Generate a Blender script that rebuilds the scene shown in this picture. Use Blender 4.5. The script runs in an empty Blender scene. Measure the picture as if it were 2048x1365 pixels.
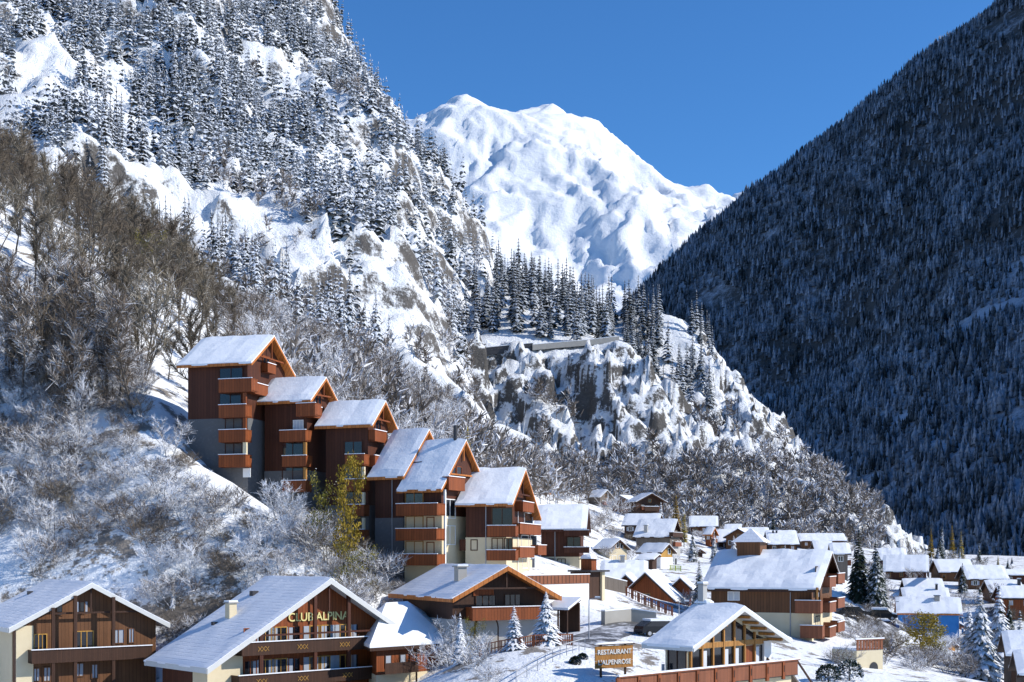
import bpy, bmesh, math, random
import numpy as np
from mathutils import Vector, Matrix

random.seed(7)
RNG = np.random.default_rng(11)
SC = bpy.context.scene
COL = SC.collection
R = math.radians

# ------------------------------------------------------------------ camera
F, HZ, CX = 2600.0, 1110.0, 1024.0          # focal length and level line, in photograph pixels
cam_d = bpy.data.cameras.new('camera')
cam_d.sensor_width = 36.0
cam_d.lens = 36.0 * F / 2048.0
cam_d.shift_y = (HZ - 682.5) / 2048.0
cam_d.clip_start, cam_d.clip_end = 1.0, 30000.0
cam = bpy.data.objects.new('camera', cam_d)
COL.objects.link(cam)
cam.rotation_euler = (math.pi / 2, 0, 0)
SC.camera = cam

# ------------------------------------------------------------------ sky, sun, exposure
SUN_AZ, SUN_EL = -4.0, 32.5                  # degrees from +X towards +Y, and above the level
w = bpy.data.worlds.new('World'); SC.world = w; w.use_nodes = True
nt = w.node_tree; nt.nodes.clear()
wo = nt.nodes.new('ShaderNodeOutputWorld'); bg = nt.nodes.new('ShaderNodeBackground')
sky = nt.nodes.new('ShaderNodeTexSky'); sky.sky_type = 'NISHITA'; sky.sun_disc = False
sky.sun_elevation = R(SUN_EL); sky.sun_rotation = R(90 - SUN_AZ)
sky.altitude = 1800; sky.air_density = 1.15; sky.dust_density = 0.0; sky.ozone_density = 9.0
bg.inputs['Strength'].default_value = 0.15
hs = nt.nodes.new('ShaderNodeHueSaturation'); hs.inputs['Saturation'].default_value = 1.09; hs.inputs['Value'].default_value = 1.06
nt.links.new(sky.outputs[0], hs.inputs['Color']); nt.links.new(hs.outputs[0], bg.inputs[0]); nt.links.new(bg.outputs[0], wo.inputs[0])
sd = bpy.data.lights.new('sun', 'SUN'); sd.energy = 5.0; sd.angle = R(0.53); sd.color = (1.0, 0.95, 0.87)
so = bpy.data.objects.new('sun', sd); COL.objects.link(so)
so.rotation_euler = Vector((math.cos(R(SUN_EL)) * math.cos(R(SUN_AZ)), math.cos(R(SUN_EL)) * math.sin(R(SUN_AZ)), math.sin(R(SUN_EL)))).to_track_quat('Z', 'Y').to_euler()
vs = SC.view_settings
vs.view_transform = 'Standard'; vs.look = 'None'; vs.exposure = 0.10; vs.gamma = 1.0; vs.use_curve_mapping = False
SC.cycles.max_bounces = 5; SC.cycles.diffuse_bounces = 2; SC.cycles.glossy_bounces = 2
SC.cycles.transparent_max_bounces = 6; SC.cycles.caustics_reflective = False; SC.cycles.caustics_refractive = False

def at(x, y, Y):
    """photograph pixel -> point at distance Y in front of the viewpoint"""
    return Vector(((x - CX) / F * Y, Y, (HZ - y) / F * Y))

# ------------------------------------------------------------------ materials
class NB:
    def __init__(s, name):
        s.m = bpy.data.materials.new(name); s.m.use_nodes = True
        s.t = s.m.node_tree; s.t.nodes.clear()
        s.out = s.t.nodes.new('ShaderNodeOutputMaterial')
        s.b = s.t.nodes.new('ShaderNodeBsdfPrincipled')
        s.t.links.new(s.b.outputs[0], s.out.inputs[0])
        s.b.inputs['Specular IOR Level'].default_value = 0.25
        s._p = None
    def n(s, typ, **kw):
        x = s.t.nodes.new(typ)
        for k, v in kw.items(): setattr(x, k, v)
        return x
    def l(s, a, b): s.t.links.new(a, b)
    def pos(s, obj=False):
        if obj: return s.n('ShaderNodeTexCoord').outputs['Object']
        if s._p is None: s._p = s.n('ShaderNodeNewGeometry')
        return s._p.outputs['Position']
    def nz(s):
        g = s._p or s.n('ShaderNodeNewGeometry'); s._p = g
        sp = s.n('ShaderNodeSeparateXYZ'); s.l(g.outputs['Normal'], sp.inputs[0]); return sp.outputs[2]
    def noise(s, scale, detail=4, rough=0.6, vec=None, stretch=None, dim='3D'):
        x = s.n('ShaderNodeTexNoise'); x.inputs['Scale'].default_value = scale
        x.inputs['Detail'].default_value = detail; x.inputs['Roughness'].default_value = rough
        v = vec if vec is not None else s.pos()
        if stretch:
            m = s.n('ShaderNodeMapping'); m.inputs['Scale'].default_value = stretch; s.l(v, m.inputs[0]); v = m.outputs[0]
        s.l(v, x.inputs['Vector']); return x.outputs[0]
    def math(s, op, a, b=None, c=None):
        x = s.n('ShaderNodeMath', operation=op)
        for i, v in enumerate((a, b, c)):
            if v is None: continue
            if isinstance(v, (int, float)): x.inputs[i].default_value = v
            else: s.l(v, x.inputs[i])
        return x.outputs[0]
    def ramp(s, v, a, b):
        x = s.n('ShaderNodeMapRange'); x.interpolation_type = 'SMOOTHSTEP'
        s.l(v, x.inputs[0]); x.inputs[1].default_value = a; x.inputs[2].default_value = b
        return x.outputs[0]
    def mix(s, f, a, b):
        x = s.n('ShaderNodeMix', data_type='RGBA')
        if isinstance(f, (int, float)): x.inputs[0].default_value = f
        else: s.l(f, x.inputs[0])
        for i, v in ((6, a), (7, b)):
            if isinstance(v, tuple): x.inputs[i].default_value = (*v, 1)
            else: s.l(v, x.inputs[i])
        return x.outputs[2]
    def col(s, c):
        if isinstance(c, tuple): s.b.inputs['Base Color'].default_value = (*c, 1)
        else: s.l(c, s.b.inputs['Base Color'])
    def rough(s, v): s.b.inputs['Roughness'].default_value = v
    def bump(s, h, strength=0.5, dist=0.1):
        x = s.n('ShaderNodeBump'); x.inputs['Strength'].default_value = strength; x.inputs['Distance'].default_value = dist
        s.l(h, x.inputs['Height']); s.l(x.outputs[0], s.b.inputs['Normal'])
    def attr(s, name):
        x = s.n('ShaderNodeAttribute'); x.attribute_name = name; return x.outputs['Fac']
    def orand(s): return s.n('ShaderNodeObjectInfo').outputs['Random']

SNOW = (0.86, 0.88, 0.90)
M = {}
def m_snow(name, bscale=0.6, bdist=0.25, streak=False):
    k = NB(name); n1 = k.noise(bscale, 5, 0.6); n2 = k.noise(bscale * 6, 3, 0.5)
    k.col(k.mix(k.math('MULTIPLY', n2, 0.5), SNOW, (0.80, 0.82, 0.86)))
    k.rough(0.7); k.bump(k.math('ADD', n1, k.math('MULTIPLY', n2, 0.25)), 0.6, bdist)
    M[name] = k.m; return k.m

def m_terrain(name, rock, lo, hi, nscale, soil=None, soil_amt=0.0, fine=1.0, bd=1.0, snow=SNOW, w3=0.45):
    """snow that lies where the ground is not too steep, bare rock elsewhere"""
    k = NB(name)
    nz = k.nz()
    n1 = k.noise(nscale, 6, 0.65); n2 = k.noise(nscale * 7 * fine, 4, 0.6); n4 = k.noise(nscale * 30 * fine, 4, 0.75)
    h = k.math('ADD', k.math('ADD', nz, k.math('MULTIPLY', k.math('SUBTRACT', n4, 0.5), w3)), k.math('ADD', k.math('MULTIPLY', k.math('SUBTRACT', n1, 0.5), 0.9), k.math('MULTIPLY', k.math('SUBTRACT', n2, 0.5), 0.55)))
    f = k.ramp(h, lo, hi)
    rk = k.mix(k.math('ADD', k.math('MULTIPLY', k.noise(nscale * 3, 5, 0.7, stretch=(1, 1, 2.5)), 0.55), k.math('MULTIPLY', n4, 0.45)), tuple(c * 0.25 for c in rock), tuple(min(1, c * 1.9) for c in rock))
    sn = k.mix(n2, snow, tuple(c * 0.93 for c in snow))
    if soil:
        n3 = k.ramp(k.noise(nscale * 2.3, 5, 0.7), 0.60 - soil_amt, 0.66 - soil_amt)
        sn = k.mix(k.math('MULTIPLY', n3, 0.85), sn, soil)
    k.col(k.mix(f, rk, sn)); k.rough(0.85)
    k.bump(k.math('ADD', k.math('ADD', n1, k.math('MULTIPLY', n2, 0.6)), k.math('MULTIPLY', n4, 0.30)), 0.9, bd)
    M[name] = k.m; return k.m

def m_foliage(name, dark, frost_lo, frost_hi, frost=(0.72, 0.75, 0.80), nscale=0.5, use_attr=True, nzw=0.45, tint=None):
    """needles or twigs with hoar frost and snow lying on their upper sides"""
    k = NB(name)
    nz = k.nz(); n1 = k.noise(nscale, 4, 0.6)
    r = k.attr('tint') if use_attr else k.orand()
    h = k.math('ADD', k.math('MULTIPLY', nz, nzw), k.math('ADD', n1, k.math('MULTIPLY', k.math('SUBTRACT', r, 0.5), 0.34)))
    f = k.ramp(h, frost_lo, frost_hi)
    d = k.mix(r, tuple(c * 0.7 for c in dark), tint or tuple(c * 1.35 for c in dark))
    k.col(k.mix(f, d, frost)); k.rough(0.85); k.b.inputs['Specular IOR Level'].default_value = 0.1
    M[name] = k.m; return k.m

# ------------------------------------------------------------------ object helpers
def tag(o, label=None, cat=None, group=None, kind=None):
    if label: o['label'] = label
    if cat: o['category'] = cat
    if group: o['group'] = group
    if kind: o['kind'] = kind
    return o
def link(name, me, parent=None, loc=None, mat=None):
    o = bpy.data.objects.new(name, me); COL.objects.link(o)
    if parent is not None: o.parent = parent
    if loc is not None: o.location = loc
    if mat is not None and me is not None and not me.materials: me.materials.append(M[mat] if isinstance(mat, str) else mat)
    return o
def empty(name, loc, rz=0.0):
    o = bpy.data.objects.new(name, None); COL.objects.link(o); o.empty_display_size = 0.5
    o.location = loc; o.rotation_euler = (0, 0, rz); return o
def np_mesh(name, V, T, mat, attr=None, smooth=False):
    """V n x 3, T m x 3 (triangles) or m x 4"""
    me = bpy.data.meshes.new(name)
    V = np.ascontiguousarray(V, dtype=np.float32); T = np.ascontiguousarray(T, dtype=np.int32)
    k = T.shape[1]
    me.vertices.add(len(V)); me.vertices.foreach_set('co', V.ravel())
    me.loops.add(T.size); me.loops.foreach_set('vertex_index', T.ravel())
    me.polygons.add(len(T)); me.polygons.foreach_set('loop_start', np.arange(0, T.size, k, dtype=np.int32))
    if smooth: me.polygons.foreach_set('use_smooth', np.ones(len(T), dtype=bool))
    me.update(calc_edges=True)
    if attr is not None:
        a = me.attributes.new('tint', 'FLOAT', 'POINT'); a.data.foreach_set('value', np.ascontiguousarray(attr, dtype=np.float32))
    me.materials.append(M[mat] if isinstance(mat, str) else mat)
    return me
class MB:
    """collects faces for one mesh"""
    def __init__(s): s.v = []; s.f = []
    def add(s, vs, fs):
        b = len(s.v); s.v.extend(vs); s.f.extend([tuple(b + i for i in f) for f in fs]); return s
    def box(s, x0, x1, y0, y1, z0, z1):
        return s.add([(x0,y0,z0),(x1,y0,z0),(x1,y1,z0),(x0,y1,z0),(x0,y0,z1),(x1,y0,z1),(x1,y1,z1),(x0,y1,z1)],
                     [(0,3,2,1),(4,5,6,7),(0,1,5,4),(1,2,6,5),(2,3,7,6),(3,0,4,7)])
    def beam(s, a, b, wd, ht=None):
        a, b = Vector(a), Vector(b); ht = ht or wd
        d = (b - a).normalized(); up = Vector((0, 0, 1)) if abs(d.z) < 0.9 else Vector((0, 1, 0))
        e1 = d.cross(up).normalized() * wd / 2; e2 = e1.cross(d).normalized() * ht / 2
        p = [q + i * e1 + j * e2 for q in (a, b) for i, j in ((-1,-1),(1,-1),(1,1),(-1,1))]
        return s.add([tuple(q) for q in p], [(0,3,2,1),(4,5,6,7),(0,1,5,4),(1,2,6,5),(2,3,7,6),(3,0,4,7)])
    def prism(s, poly, d):
        """poly: 3-D points of a flat outline; d: extrusion vector"""
        n = len(poly); d = Vector(d)
        vs = [tuple(Vector(p)) for p in poly] + [tuple(Vector(p) + d) for p in poly]
        return s.add(vs, [tuple(range(n - 1, -1, -1)), tuple(range(n, 2 * n))] + [(i, (i + 1) % n, n + (i + 1) % n, n + i) for i in range(n)])
    def tube(s, a, b, r0, r1, k=5):
        a, b = Vector(a), Vector(b); d = (b - a).normalized(); up = Vector((0, 0, 1)) if abs(d.z) < 0.9 else Vector((0, 1, 0))
        e1 = d.cross(up).normalized(); e2 = e1.cross(d)
        c = [math.tau * i / k for i in range(k)]
        vs = [tuple(a + r0 * (math.cos(t) * e1 + math.sin(t) * e2)) for t in c] + [tuple(b + r1 * (math.cos(t) * e1 + math.sin(t) * e2)) for t in c]
        return s.add(vs, [(i, (i + 1) % k, k + (i + 1) % k, k + i) for i in range(k)] + [tuple(range(k - 1, -1, -1)), tuple(range(k, 2 * k))])
    def mesh(s, name, mat=None):
        me = bpy.data.meshes.new(name); me.from_pydata([tuple(v) for v in s.v], [], s.f); me.update()
        if mat is not None: me.materials.append(M[mat] if isinstance(mat, str) else mat)
        return me
    def build(s, name, mat, parent=None, loc=None): return link(name, s.mesh(name, mat), parent, loc)

# ------------------------------------------------------------------ noise and height fields
_PERM = np.random.default_rng(5).permutation(512)
def pnoise(x, y):
    xi = np.floor(x).astype(int); yi = np.floor(y).astype(int); xf = x - xi; yf = y - yi
    def g(i, j):
        h = _PERM[(_PERM[i & 511] + j) & 511] * (math.tau / 512); return np.cos(h), np.sin(h)
    u = xf * xf * xf * (xf * (xf * 6 - 15) + 10); v = yf * yf * yf * (yf * (yf * 6 - 15) + 10)
    def d(i, j):
        gx, gy = g(xi + i, yi + j); return gx * (xf - i) + gy * (yf - j)
    a = d(0, 0) * (1 - u) + d(1, 0) * u; b = d(0, 1) * (1 - u) + d(1, 1) * u
    return (a * (1 - v) + b * v) * 1.5
def fbm(x, y, s, o=4, seed=0.0):
    t = 0; a = 1.0; n = 0
    for i in range(o):
        t = t + a * pnoise(x / s + 17.3 * i + seed, y / s - 9.1 * i + seed * 1.7); n += a; a *= 0.5; s *= 0.5
    return t / n
def ridged(x, y, s, o=4, seed=0.0):
    t = 0; a = 1.0; n = 0
    for i in range(o):
        t = t + a * (1 - 2 * np.abs(pnoise(x / s + 11.7 * i + seed, y / s + 5.3 * i - seed))); n += a; a *= 0.5; s *= 0.5
    return t / n

def facets(X, Y, s, seed, tilt=1.0):
    """angular blocks: each cell of a broken grid is a tilted plane of its own"""
    gx = np.floor(X / s).astype(int); gy = np.floor(Y / s).astype(int); best = np.full(X.shape, 1e9); out = np.zeros(X.shape)
    for i in (-1, 0, 1):
        for j in (-1, 0, 1):
            h = _PERM[(_PERM[(gx + i + seed) & 511] + gy + j) & 511]; r1 = h / 512.0; r2 = _PERM[(h + 77) & 511] / 512.0; r3 = _PERM[(h + 191) & 511] / 512.0; r4 = _PERM[(h + 303) & 511] / 512.0
            dx = X - (gx + i + r1) * s; dy = Y - (gy + j + r2) * s; d = dx * dx + dy * dy * 0.6; k = d < best
            best = np.where(k, d, best); out = np.where(k, r3 - 0.5 + tilt * ((r4 - 0.5) * dx + (r1 - 0.5) * dy) / s, out)
    return out

class Field:
    """smooth height surface through surveyed points, plus relief"""
    def __init__(s, pts, c=20.0, relief=None, lam=1e-6):
        P = np.array(pts, float); s.P = P; s.c = c; s.relief = relief
        n = len(P)
        A = np.zeros((n + 3, n + 3)); A[:n, :n] = s._k(P[:, None, :2], P[None, :, :2]) + np.eye(n) * lam
        A[:n, n] = 1; A[:n, n + 1:] = P[:, :2] / 100; A[n:, :n] = A[:n, n:].T
        s.w = np.linalg.solve(A, np.concatenate([P[:, 2], np.zeros(3)]))
    def _k(s, a, b): return -np.sqrt(((a - b) ** 2).sum(-1) + s.c ** 2)
    def base(s, X, Y):
        sh = X.shape; q = np.stack([X.ravel(), Y.ravel()], 1); out = np.empty(len(q)); n = len(s.P)
        for i in range(0, len(q), 40000):
            b = q[i:i + 40000]
            out[i:i + 40000] = s._k(b[:, None, :], s.P[None, :, :2]) @ s.w[:n] + s.w[n] + b @ s.w[n + 1:] / 100
        return out.reshape(sh)
    def __call__(s, X, Y):
        X = np.asarray(X, float); Y = np.asarray(Y, float); z = s.base(X, Y)
        return s.relief(X, Y, z) if s.relief else z
def px(*lst): return [tuple(at(*p)) for p in lst]
def grid_mesh(name, fld, x0, x1, y0, y1, cell, mat, kind_label, trim=None, smooth=True):
    nx = int((x1 - x0) / cell) + 1; ny = int((y1 - y0) / cell) + 1
    X, Y = np.meshgrid(np.linspace(x0, x1, nx), np.linspace(y0, y1, ny))
    Z = fld(X, Y)
    V = np.stack([X, Y, Z], -1).reshape(-1, 3)
    i = np.arange(nx * ny).reshape(ny, nx)
    Q = np.stack([i[:-1, :-1], i[:-1, 1:], i[1:, 1:], i[1:, :-1]], -1).reshape(-1, 4)
    if trim is not None:
        ok = trim(X, Y, Z).reshape(-1); Q = Q[ok[Q].all(1)]
        used = np.unique(Q); mp = -np.ones(len(V), int); mp[used] = np.arange(len(used)); V = V[used]; Q = mp[Q]
    o = link(name, np_mesh(name, V, Q, mat, smooth=smooth)); tag(o, kind_label, kind='structure')
    return o
def terrace(z, h, n, k=3.0, amt=0.6):
    t = z / h + n; fl = np.floor(t); fr = t - fl
    st = np.where(fr < 0.5, 0.5 * (2 * fr) ** k, 1 - 0.5 * (2 * (1 - fr)) ** k)
    return z + amt * h * (st - fr)
def to_px(X, Y, Z): return CX + F * X / Y, HZ - F * Z / Y
# ------------------------------------------------------------------ terrain
m_terrain('hill_ground', (0.13, 0.11, 0.09), 0.42, 0.62, 0.10, soil=(0.15, 0.115, 0.08), soil_amt=0.07, bd=0.5)
m_terrain('mountain_ground', (0.10, 0.092, 0.085), 0.30, 0.50, 0.05, bd=2.0)
m_terrain('cliff_ground', (0.085, 0.08, 0.075), 0.42, 0.58, 0.09, fine=1.3, bd=1.5)
m_terrain('forest_floor', (0.05, 0.05, 0.05), 0.55, 0.90, 0.012, bd=4.0, snow=(0.36, 0.40, 0.47))  # snow tone lowered so the colour itself deepens the mountainside's shade
m_terrain('peak_ground', (0.24, 0.23, 0.24), 0.26, 0.38, 0.006, bd=7.0)

def rel_valley(X, Y, z):
    hill = np.clip((-12 - X) / 20, 0, 1) * np.clip((Y - 112) / 15, 0, 1)
    return z + hill * (1.1 * fbm(X, Y, 16, 4) + 0.4 * fbm(X, Y, 4, 2, 3)) + 0.18 * fbm(X, Y, 9, 3, 8)
valley = Field(
    [(-70, 40, -14), (0, 40, -15), (80, 40, -16), (-60, 90, -13), (-20, 90, -13.5), (110, 90, -18), (60, 90, -14),
     (-60, 108, -13), (-40, 120, -13), (-50, 120, -12), (-30, 120, -13), (-22, 118, -13), (-12, 112, -13), (-8, 118, -12), (-15, 124, -11.5), (-70, 116, -11), (-30, 146, 4.5), (150, 150, -16), (250, 250, -13), (200, 700, 0), (320, 600, -2), (400, 900, 0),
     (-79, 245, 59), (-100, 152, 45), (-100, 126, 14), (-130, 200, 85), (-130, 114, 8), (-52, 265, 44), (-41, 310, 40), (-26, 350, 37), (0, 400, 22), (20, 430, 14), (0, 500, 10), (-90, 330, 60), (-60, 420, 40),
     (30, 128, -10.5), (36, 138, -10.5), (10, 92, -12), (26, 96, -13), (16, 84, -14), (100, 500, 0), (60, 500, 4), (14, 104, -11), (22, 110, -11), (0, 130, -8.2), (-6, 126, -9.0)] +
    px((1180, 1330, 104), (1090, 1318, 104), (1000, 1335, 102), (1010, 1292, 112), (1100, 1282, 116), (930, 1310, 112), (1200, 1262, 121), (1230, 1240, 130), (1280, 1224, 142), (1350, 1214, 165), (1400, 1214, 170),
       (1010, 1145, 142), (930, 1165, 141), (850, 1190, 138), (740, 1150, 136), (620, 1070, 136), (500, 990, 136), (420, 930, 138), (330, 860, 142), (270, 780, 150),
       (0, 1150, 127), (200, 1145, 127), (400, 1150, 126.5), (480, 1100, 129), (560, 1145, 127), (650, 1165, 127), (800, 1205, 137), (880, 1250, 128), (790, 1290, 124),
       (0, 1000, 136), (200, 950, 138), (330, 990, 135), (0, 850, 146), (150, 800, 149), (0, 700, 160), (100, 600, 173), (0, 450, 192), (200, 520, 197), (400, 620, 220), (600, 720, 252), (800, 790, 300), (950, 900, 330), (1100, 990, 345),
       (1000, 1040, 200), (800, 930, 210), (1080, 1072, 220), (1180, 1142, 195), (1200, 1142, 225), (1150, 1105, 235), (1260, 1150, 235), (1180, 1012, 390), (1200, 1060, 330), (1300, 1044, 370), (1300, 1112, 300), (1230, 1127, 265), (1340, 1137, 260), (1250, 1212, 190), (1300, 1216, 182), (1360, 1218, 185), (1280, 1180, 212), (1400, 1120, 310), (1420, 1098, 350), (1500, 1101, 385), (1600, 1100, 420), (1680, 1100, 435), (1690, 1088, 460), (1180, 1140, 165),
       (1690, 1232, 165), (1730, 1222, 175), (1750, 1292, 150), (1700, 1345, 118), (1880, 1292, 245), (1850, 1312, 200), (1900, 1350, 150), (2040, 1375, 140), (1800, 1160, 330), (1940, 1170, 320), (2030, 1210, 270), (1850, 1212, 280), (2048, 1148, 380), (2048, 1130, 500), (1750, 1130, 480), (1690, 1150, 222), (1800, 1280, 190), (1790, 1315, 165), (1850, 1302, 225), (1830, 1335, 150), (1910, 1312, 190), (1770, 1250, 200), (1960, 1290, 235), (1600, 1130, 280)),
    c=4.0, relief=rel_valley, lam=1.2)

def rel_left(X, Y, z):
    wx, wy = X + 22 * fbm(X, Y, 70, 3, 51), Y + 22 * fbm(X, Y, 70, 3, 57)
    n = fbm(X, Y, 120, 4, 2)
    z = z + 17 * ridged(wx + 0.25 * z, wy, 105, 5, 1) + 9 * n
    z = terrace(z, 26, 1.6 * n + 0.7 * fbm(wx, wy, 45, 3, 4), 2.6, 0.50)
    return z + 3.5 * ridged(wx, wy, 26, 5, 9) + 9 * facets(wx + .3 * z, wy, 26, 3) + 4 * facets(wx, wy + .3 * z, 10, 9) + 1.2 * fbm(X, Y, 6, 2, 5)
left_mt = Field(
    px((-400, 300, 420), (0, 330, 420), (200, 430, 420), (400, 560, 420), (600, 660, 420), (750, 720, 430), (850, 760, 440), (-200, 600, 300), (0, 700, 300), (400, 860, 300), (700, 930, 320), (850, 930, 350), (905, 830, 440),
       (0, 150, 540), (200, 250, 530), (400, 350, 530), (550, 450, 515), (680, 520, 500), (790, 560, 490), (850, 640, 470), (760, 330, 610), (840, 400, 640), (640, 220, 650),
       (0, 0, 650), (200, 0, 690), (400, 0, 740), (545, 5, 800), (605, 5, 820), (672, 148, 805), (738, 240, 780), (806, 284, 760), (852, 352, 745), (905, 430, 725), (925, 485, 710), (905, 515, 690), (920, 580, 640), (960, 590, 640), (870, 610, 560),
       (-400, 0, 600), (0, -250, 860), (300, -230, 930), (520, -140, 930)) +
    [(-20, 900, 140), (15, 830, 95), (30, 750, 70), (45, 690, 55), (40, 620, 45), (-60, 1000, 190), (0, 600, 78), (0, 660, 95), (-12, 560, 72), (-20, 530, 62), (-15, 490, 45), (0, 460, 30), (10, 520, 35), (30, 560, 30), (0, 400, 12), (50, 480, 5)],
    c=25.0, relief=rel_left)

def rel_knoll(X, Y, z):
    n = fbm(X, Y, 45, 4, 6); wx, wy = X + 6 * fbm(X, Y, 18, 3, 61), Y + 6 * fbm(X, Y, 18, 3, 67)
    steep = np.clip((547 - Y) / 10, 0, 1) * np.clip((Y - 470) / 25, 0, 1) + np.clip((X - 75) / 25, 0, 1) * np.clip((Y - 480) / 25, 0, 1)
    steep = np.clip(steep, 0, 1)
    z = z + steep * (5 * ridged(wx + 0.4 * z, wy + 0.2 * z, 24, 5, 3) + 11 * facets(wx + .4 * z, wy, 14, 5) + 6 * facets(wx, wy + .4 * z, 6, 8)) + 2.5 * n * (0.35 + steep)
    z = terrace(z, 13, 2.2 * n + 0.6 * fbm(wx, wy, 14, 2, 3), 2.6, 0.5) * steep + z * (1 - steep)
    return z + (0.3 + 1.6 * steep) * ridged(wx, wy, 6, 3, 1)
knoll = Field(
    px((880, 712, 540), (960, 705, 541), (1050, 700, 545), (1150, 694, 549), (1225, 684, 552), (850, 700, 560), (830, 640, 600), (900, 560, 625), (960, 560, 640), (1050, 580, 650), (1130, 610, 650), (1200, 645, 635), (1225, 655, 625),
       (900, 830, 500), (940, 770, 528), (960, 850, 518), (1000, 905, 508), (1080, 945, 498), (1150, 935, 498), (1250, 925, 500), (1320, 870, 510), (1330, 800, 522), (1262, 700, 548), (1290, 745, 540),
       (1280, 625, 640), (1340, 645, 640), (1385, 660, 630), (1432, 725, 612), (1340, 785, 575), (1335, 850, 545), (1445, 765, 602), (1500, 805, 592), (1560, 872, 582), (1610, 942, 570), (1680, 1012, 560), (1720, 1062, 550),
       (1400, 805, 560), (1450, 885, 532), (1500, 935, 512), (1400, 905, 512), (1550, 985, 500), (1400, 985, 480), (1600, 1035, 488), (1300, 985, 470), (1200, 985, 470), (1100, 985, 460), (1000, 985, 440), (900, 960, 420),
       (1250, 1054, 450), (1500, 1086, 460), (1690, 1100, 470), (1350, 1090, 435), (1100, 1050, 410)) +
    [(0, 730, 90), (60, 730, 70), (-40, 700, 110), (120, 720, 40), (130, 640, 15), (160, 590, -5), (190, 640, -8), (180, 520, -8), (150, 470, -6), (120, 780, 20), (60, 800, 40)],
    c=7.0, relief=rel_knoll)

def rel_right(X, Y, z):
    return z + 34 * ridged(X * 0.9 + Y * 0.5, Y * 0.45 - X * 0.3, 420, 4, 7) + 14 * fbm(X, Y, 140, 4, 5)
right_mt = Field(
    px((2400, 1118, 900), (2048, 1118, 1030), (1850, 1114, 1130), (1700, 1112, 1230), (1550, 1108, 1350), (1400, 1080, 1550),
       (1150, 765, 2700), (1225, 703, 2650), (1350, 586, 2600), (1470, 460, 2550), (1560, 386, 2480), (1650, 302, 2420), (1750, 220, 2350), (1840, 156, 2290), (1920, 86, 2240), (1990, 24, 2200), (2060, -36, 2160), (2350, -210, 2050),
       (1700, 700, 1850), (1900, 520, 1750), (2048, 560, 1560), (1500, 800, 1900), (2048, 200, 1900)) +
    [(350, 2900, 350), (520, 2850, 420), (750, 2750, 560), (1000, 2600, 700), (1250, 2450, 800), (150, 2900, 300), (600, 850, 30), (1000, 1000, 430), (800, 760, 150), (300, 700, -8), (1500, 1400, 760), (1800, 2000, 700)],  # includes an unseen ridge outside the view, raised to shadow the forest foot
    c=60.0, relief=rel_right)

def rel_peak(X, Y, z):
    d = np.clip((5900 - Y) / 500, 0.3, 1); wx, wy = X + 160 * fbm(X, Y, 600, 3, 71), Y + 160 * fbm(X, Y, 600, 3, 77)
    return z + d * (120 * ridged(wx + 0.35 * wy, wy * 0.55, 700, 7, 2) + 45 * ridged(wx + .15 * wy, wy * .34, 240, 6, 3) + 26 * facets(wx, wy * .6, 180, 4) + 14 * facets(wx, wy * .7, 80, 6)) + 22 * ridged(wx, wy, 140, 4, 5)
peak = Field(
    px((700, 330, 5700), (850, 246, 5700), (900, 226, 5750), (940, 203, 5800), (975, 222, 5800), (1000, 232, 5850), (1050, 238, 5900), (1100, 222, 5900), (1140, 246, 5900), (1190, 258, 5900), (1250, 312, 5850), (1310, 357, 5800), (1370, 390, 5800), (1420, 393, 5800), (1455, 412, 5800), (1500, 440, 5700),
       (880, 380, 5200), (1000, 350, 5250), (960, 520, 4600), (1100, 500, 4700), (1180, 620, 4250), (1240, 660, 4100), (1290, 455, 4950), (1400, 470, 5150), (1090, 340, 5350), (1200, 400, 5150), (1340, 540, 4650), (1190, 315, 5550), (1290, 400, 5420), (1400, 440, 5500), (700, 600, 4600), (1300, 700, 3900), (1450, 600, 4500), (1600, 500, 5200),
       (1440, 425, 7400), (1480, 405, 7400), (1510, 395, 7400), (1540, 385, 7400), (1620, 360, 7300), (1700, 370, 7000)) +
    [(-1000, 6600, 1500), (-300, 6700, 1500), (300, 6700, 1400), (800, 6600, 1200), (700, 8000, 1500), (1300, 8000, 1500), (1900, 7900, 1700), (-900, 8000, 1200), (-1200, 5000, 1100)],
    c=90.0, relief=rel_peak)

def zmax(X, Y):
    X = np.asarray(X, float); Y = np.asarray(Y, float)
    z = valley(X, Y)
    z = np.where(Y > 290, np.maximum(z, left_mt(X, Y)), z)
    z = np.where((Y > 395) & (Y < 800) & (X > -70), np.maximum(z, knoll(X, Y)), z)
    return z
ground = grid_mesh('ground', valley, -150, 330, 36, 720, 2.0, 'hill_ground', 'snow-covered valley floor and hillside around the village')
grid_mesh('left_mountain', left_mt, -560, 70, 285, 1010, 2.2, 'mountain_ground', 'steep snowy mountainside of ledges and crags behind the village', smooth=False, trim=lambda X, Y, Z: Z > -20)
grid_mesh('rocky_spur', knoll, -62, 215, 392, 800, 1.25, 'cliff_ground', 'rocky snow-streaked spur with cliffs in the middle of the valley', smooth=False, trim=lambda X, Y, Z: Z > -14)
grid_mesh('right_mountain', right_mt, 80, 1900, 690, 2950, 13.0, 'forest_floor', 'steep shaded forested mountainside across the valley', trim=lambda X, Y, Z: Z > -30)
grid_mesh('snow_peak', peak, -1500, 2300, 3700, 8200, 16.0, 'peak_ground', 'high sunlit snow peak closing the valley', smooth=False)
far = MB(); far.add([(-14000, -600, -40), (14000, -600, -40), (14000, 22000, -40), (-14000, 22000, -40)], [(0, 1, 2, 3)])
m_snow('snow_far', 0.02, 2.0)
tag(far.build('valley_floor', 'snow_far'), 'level snow-covered land reaching to the horizon', kind='structure')

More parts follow.
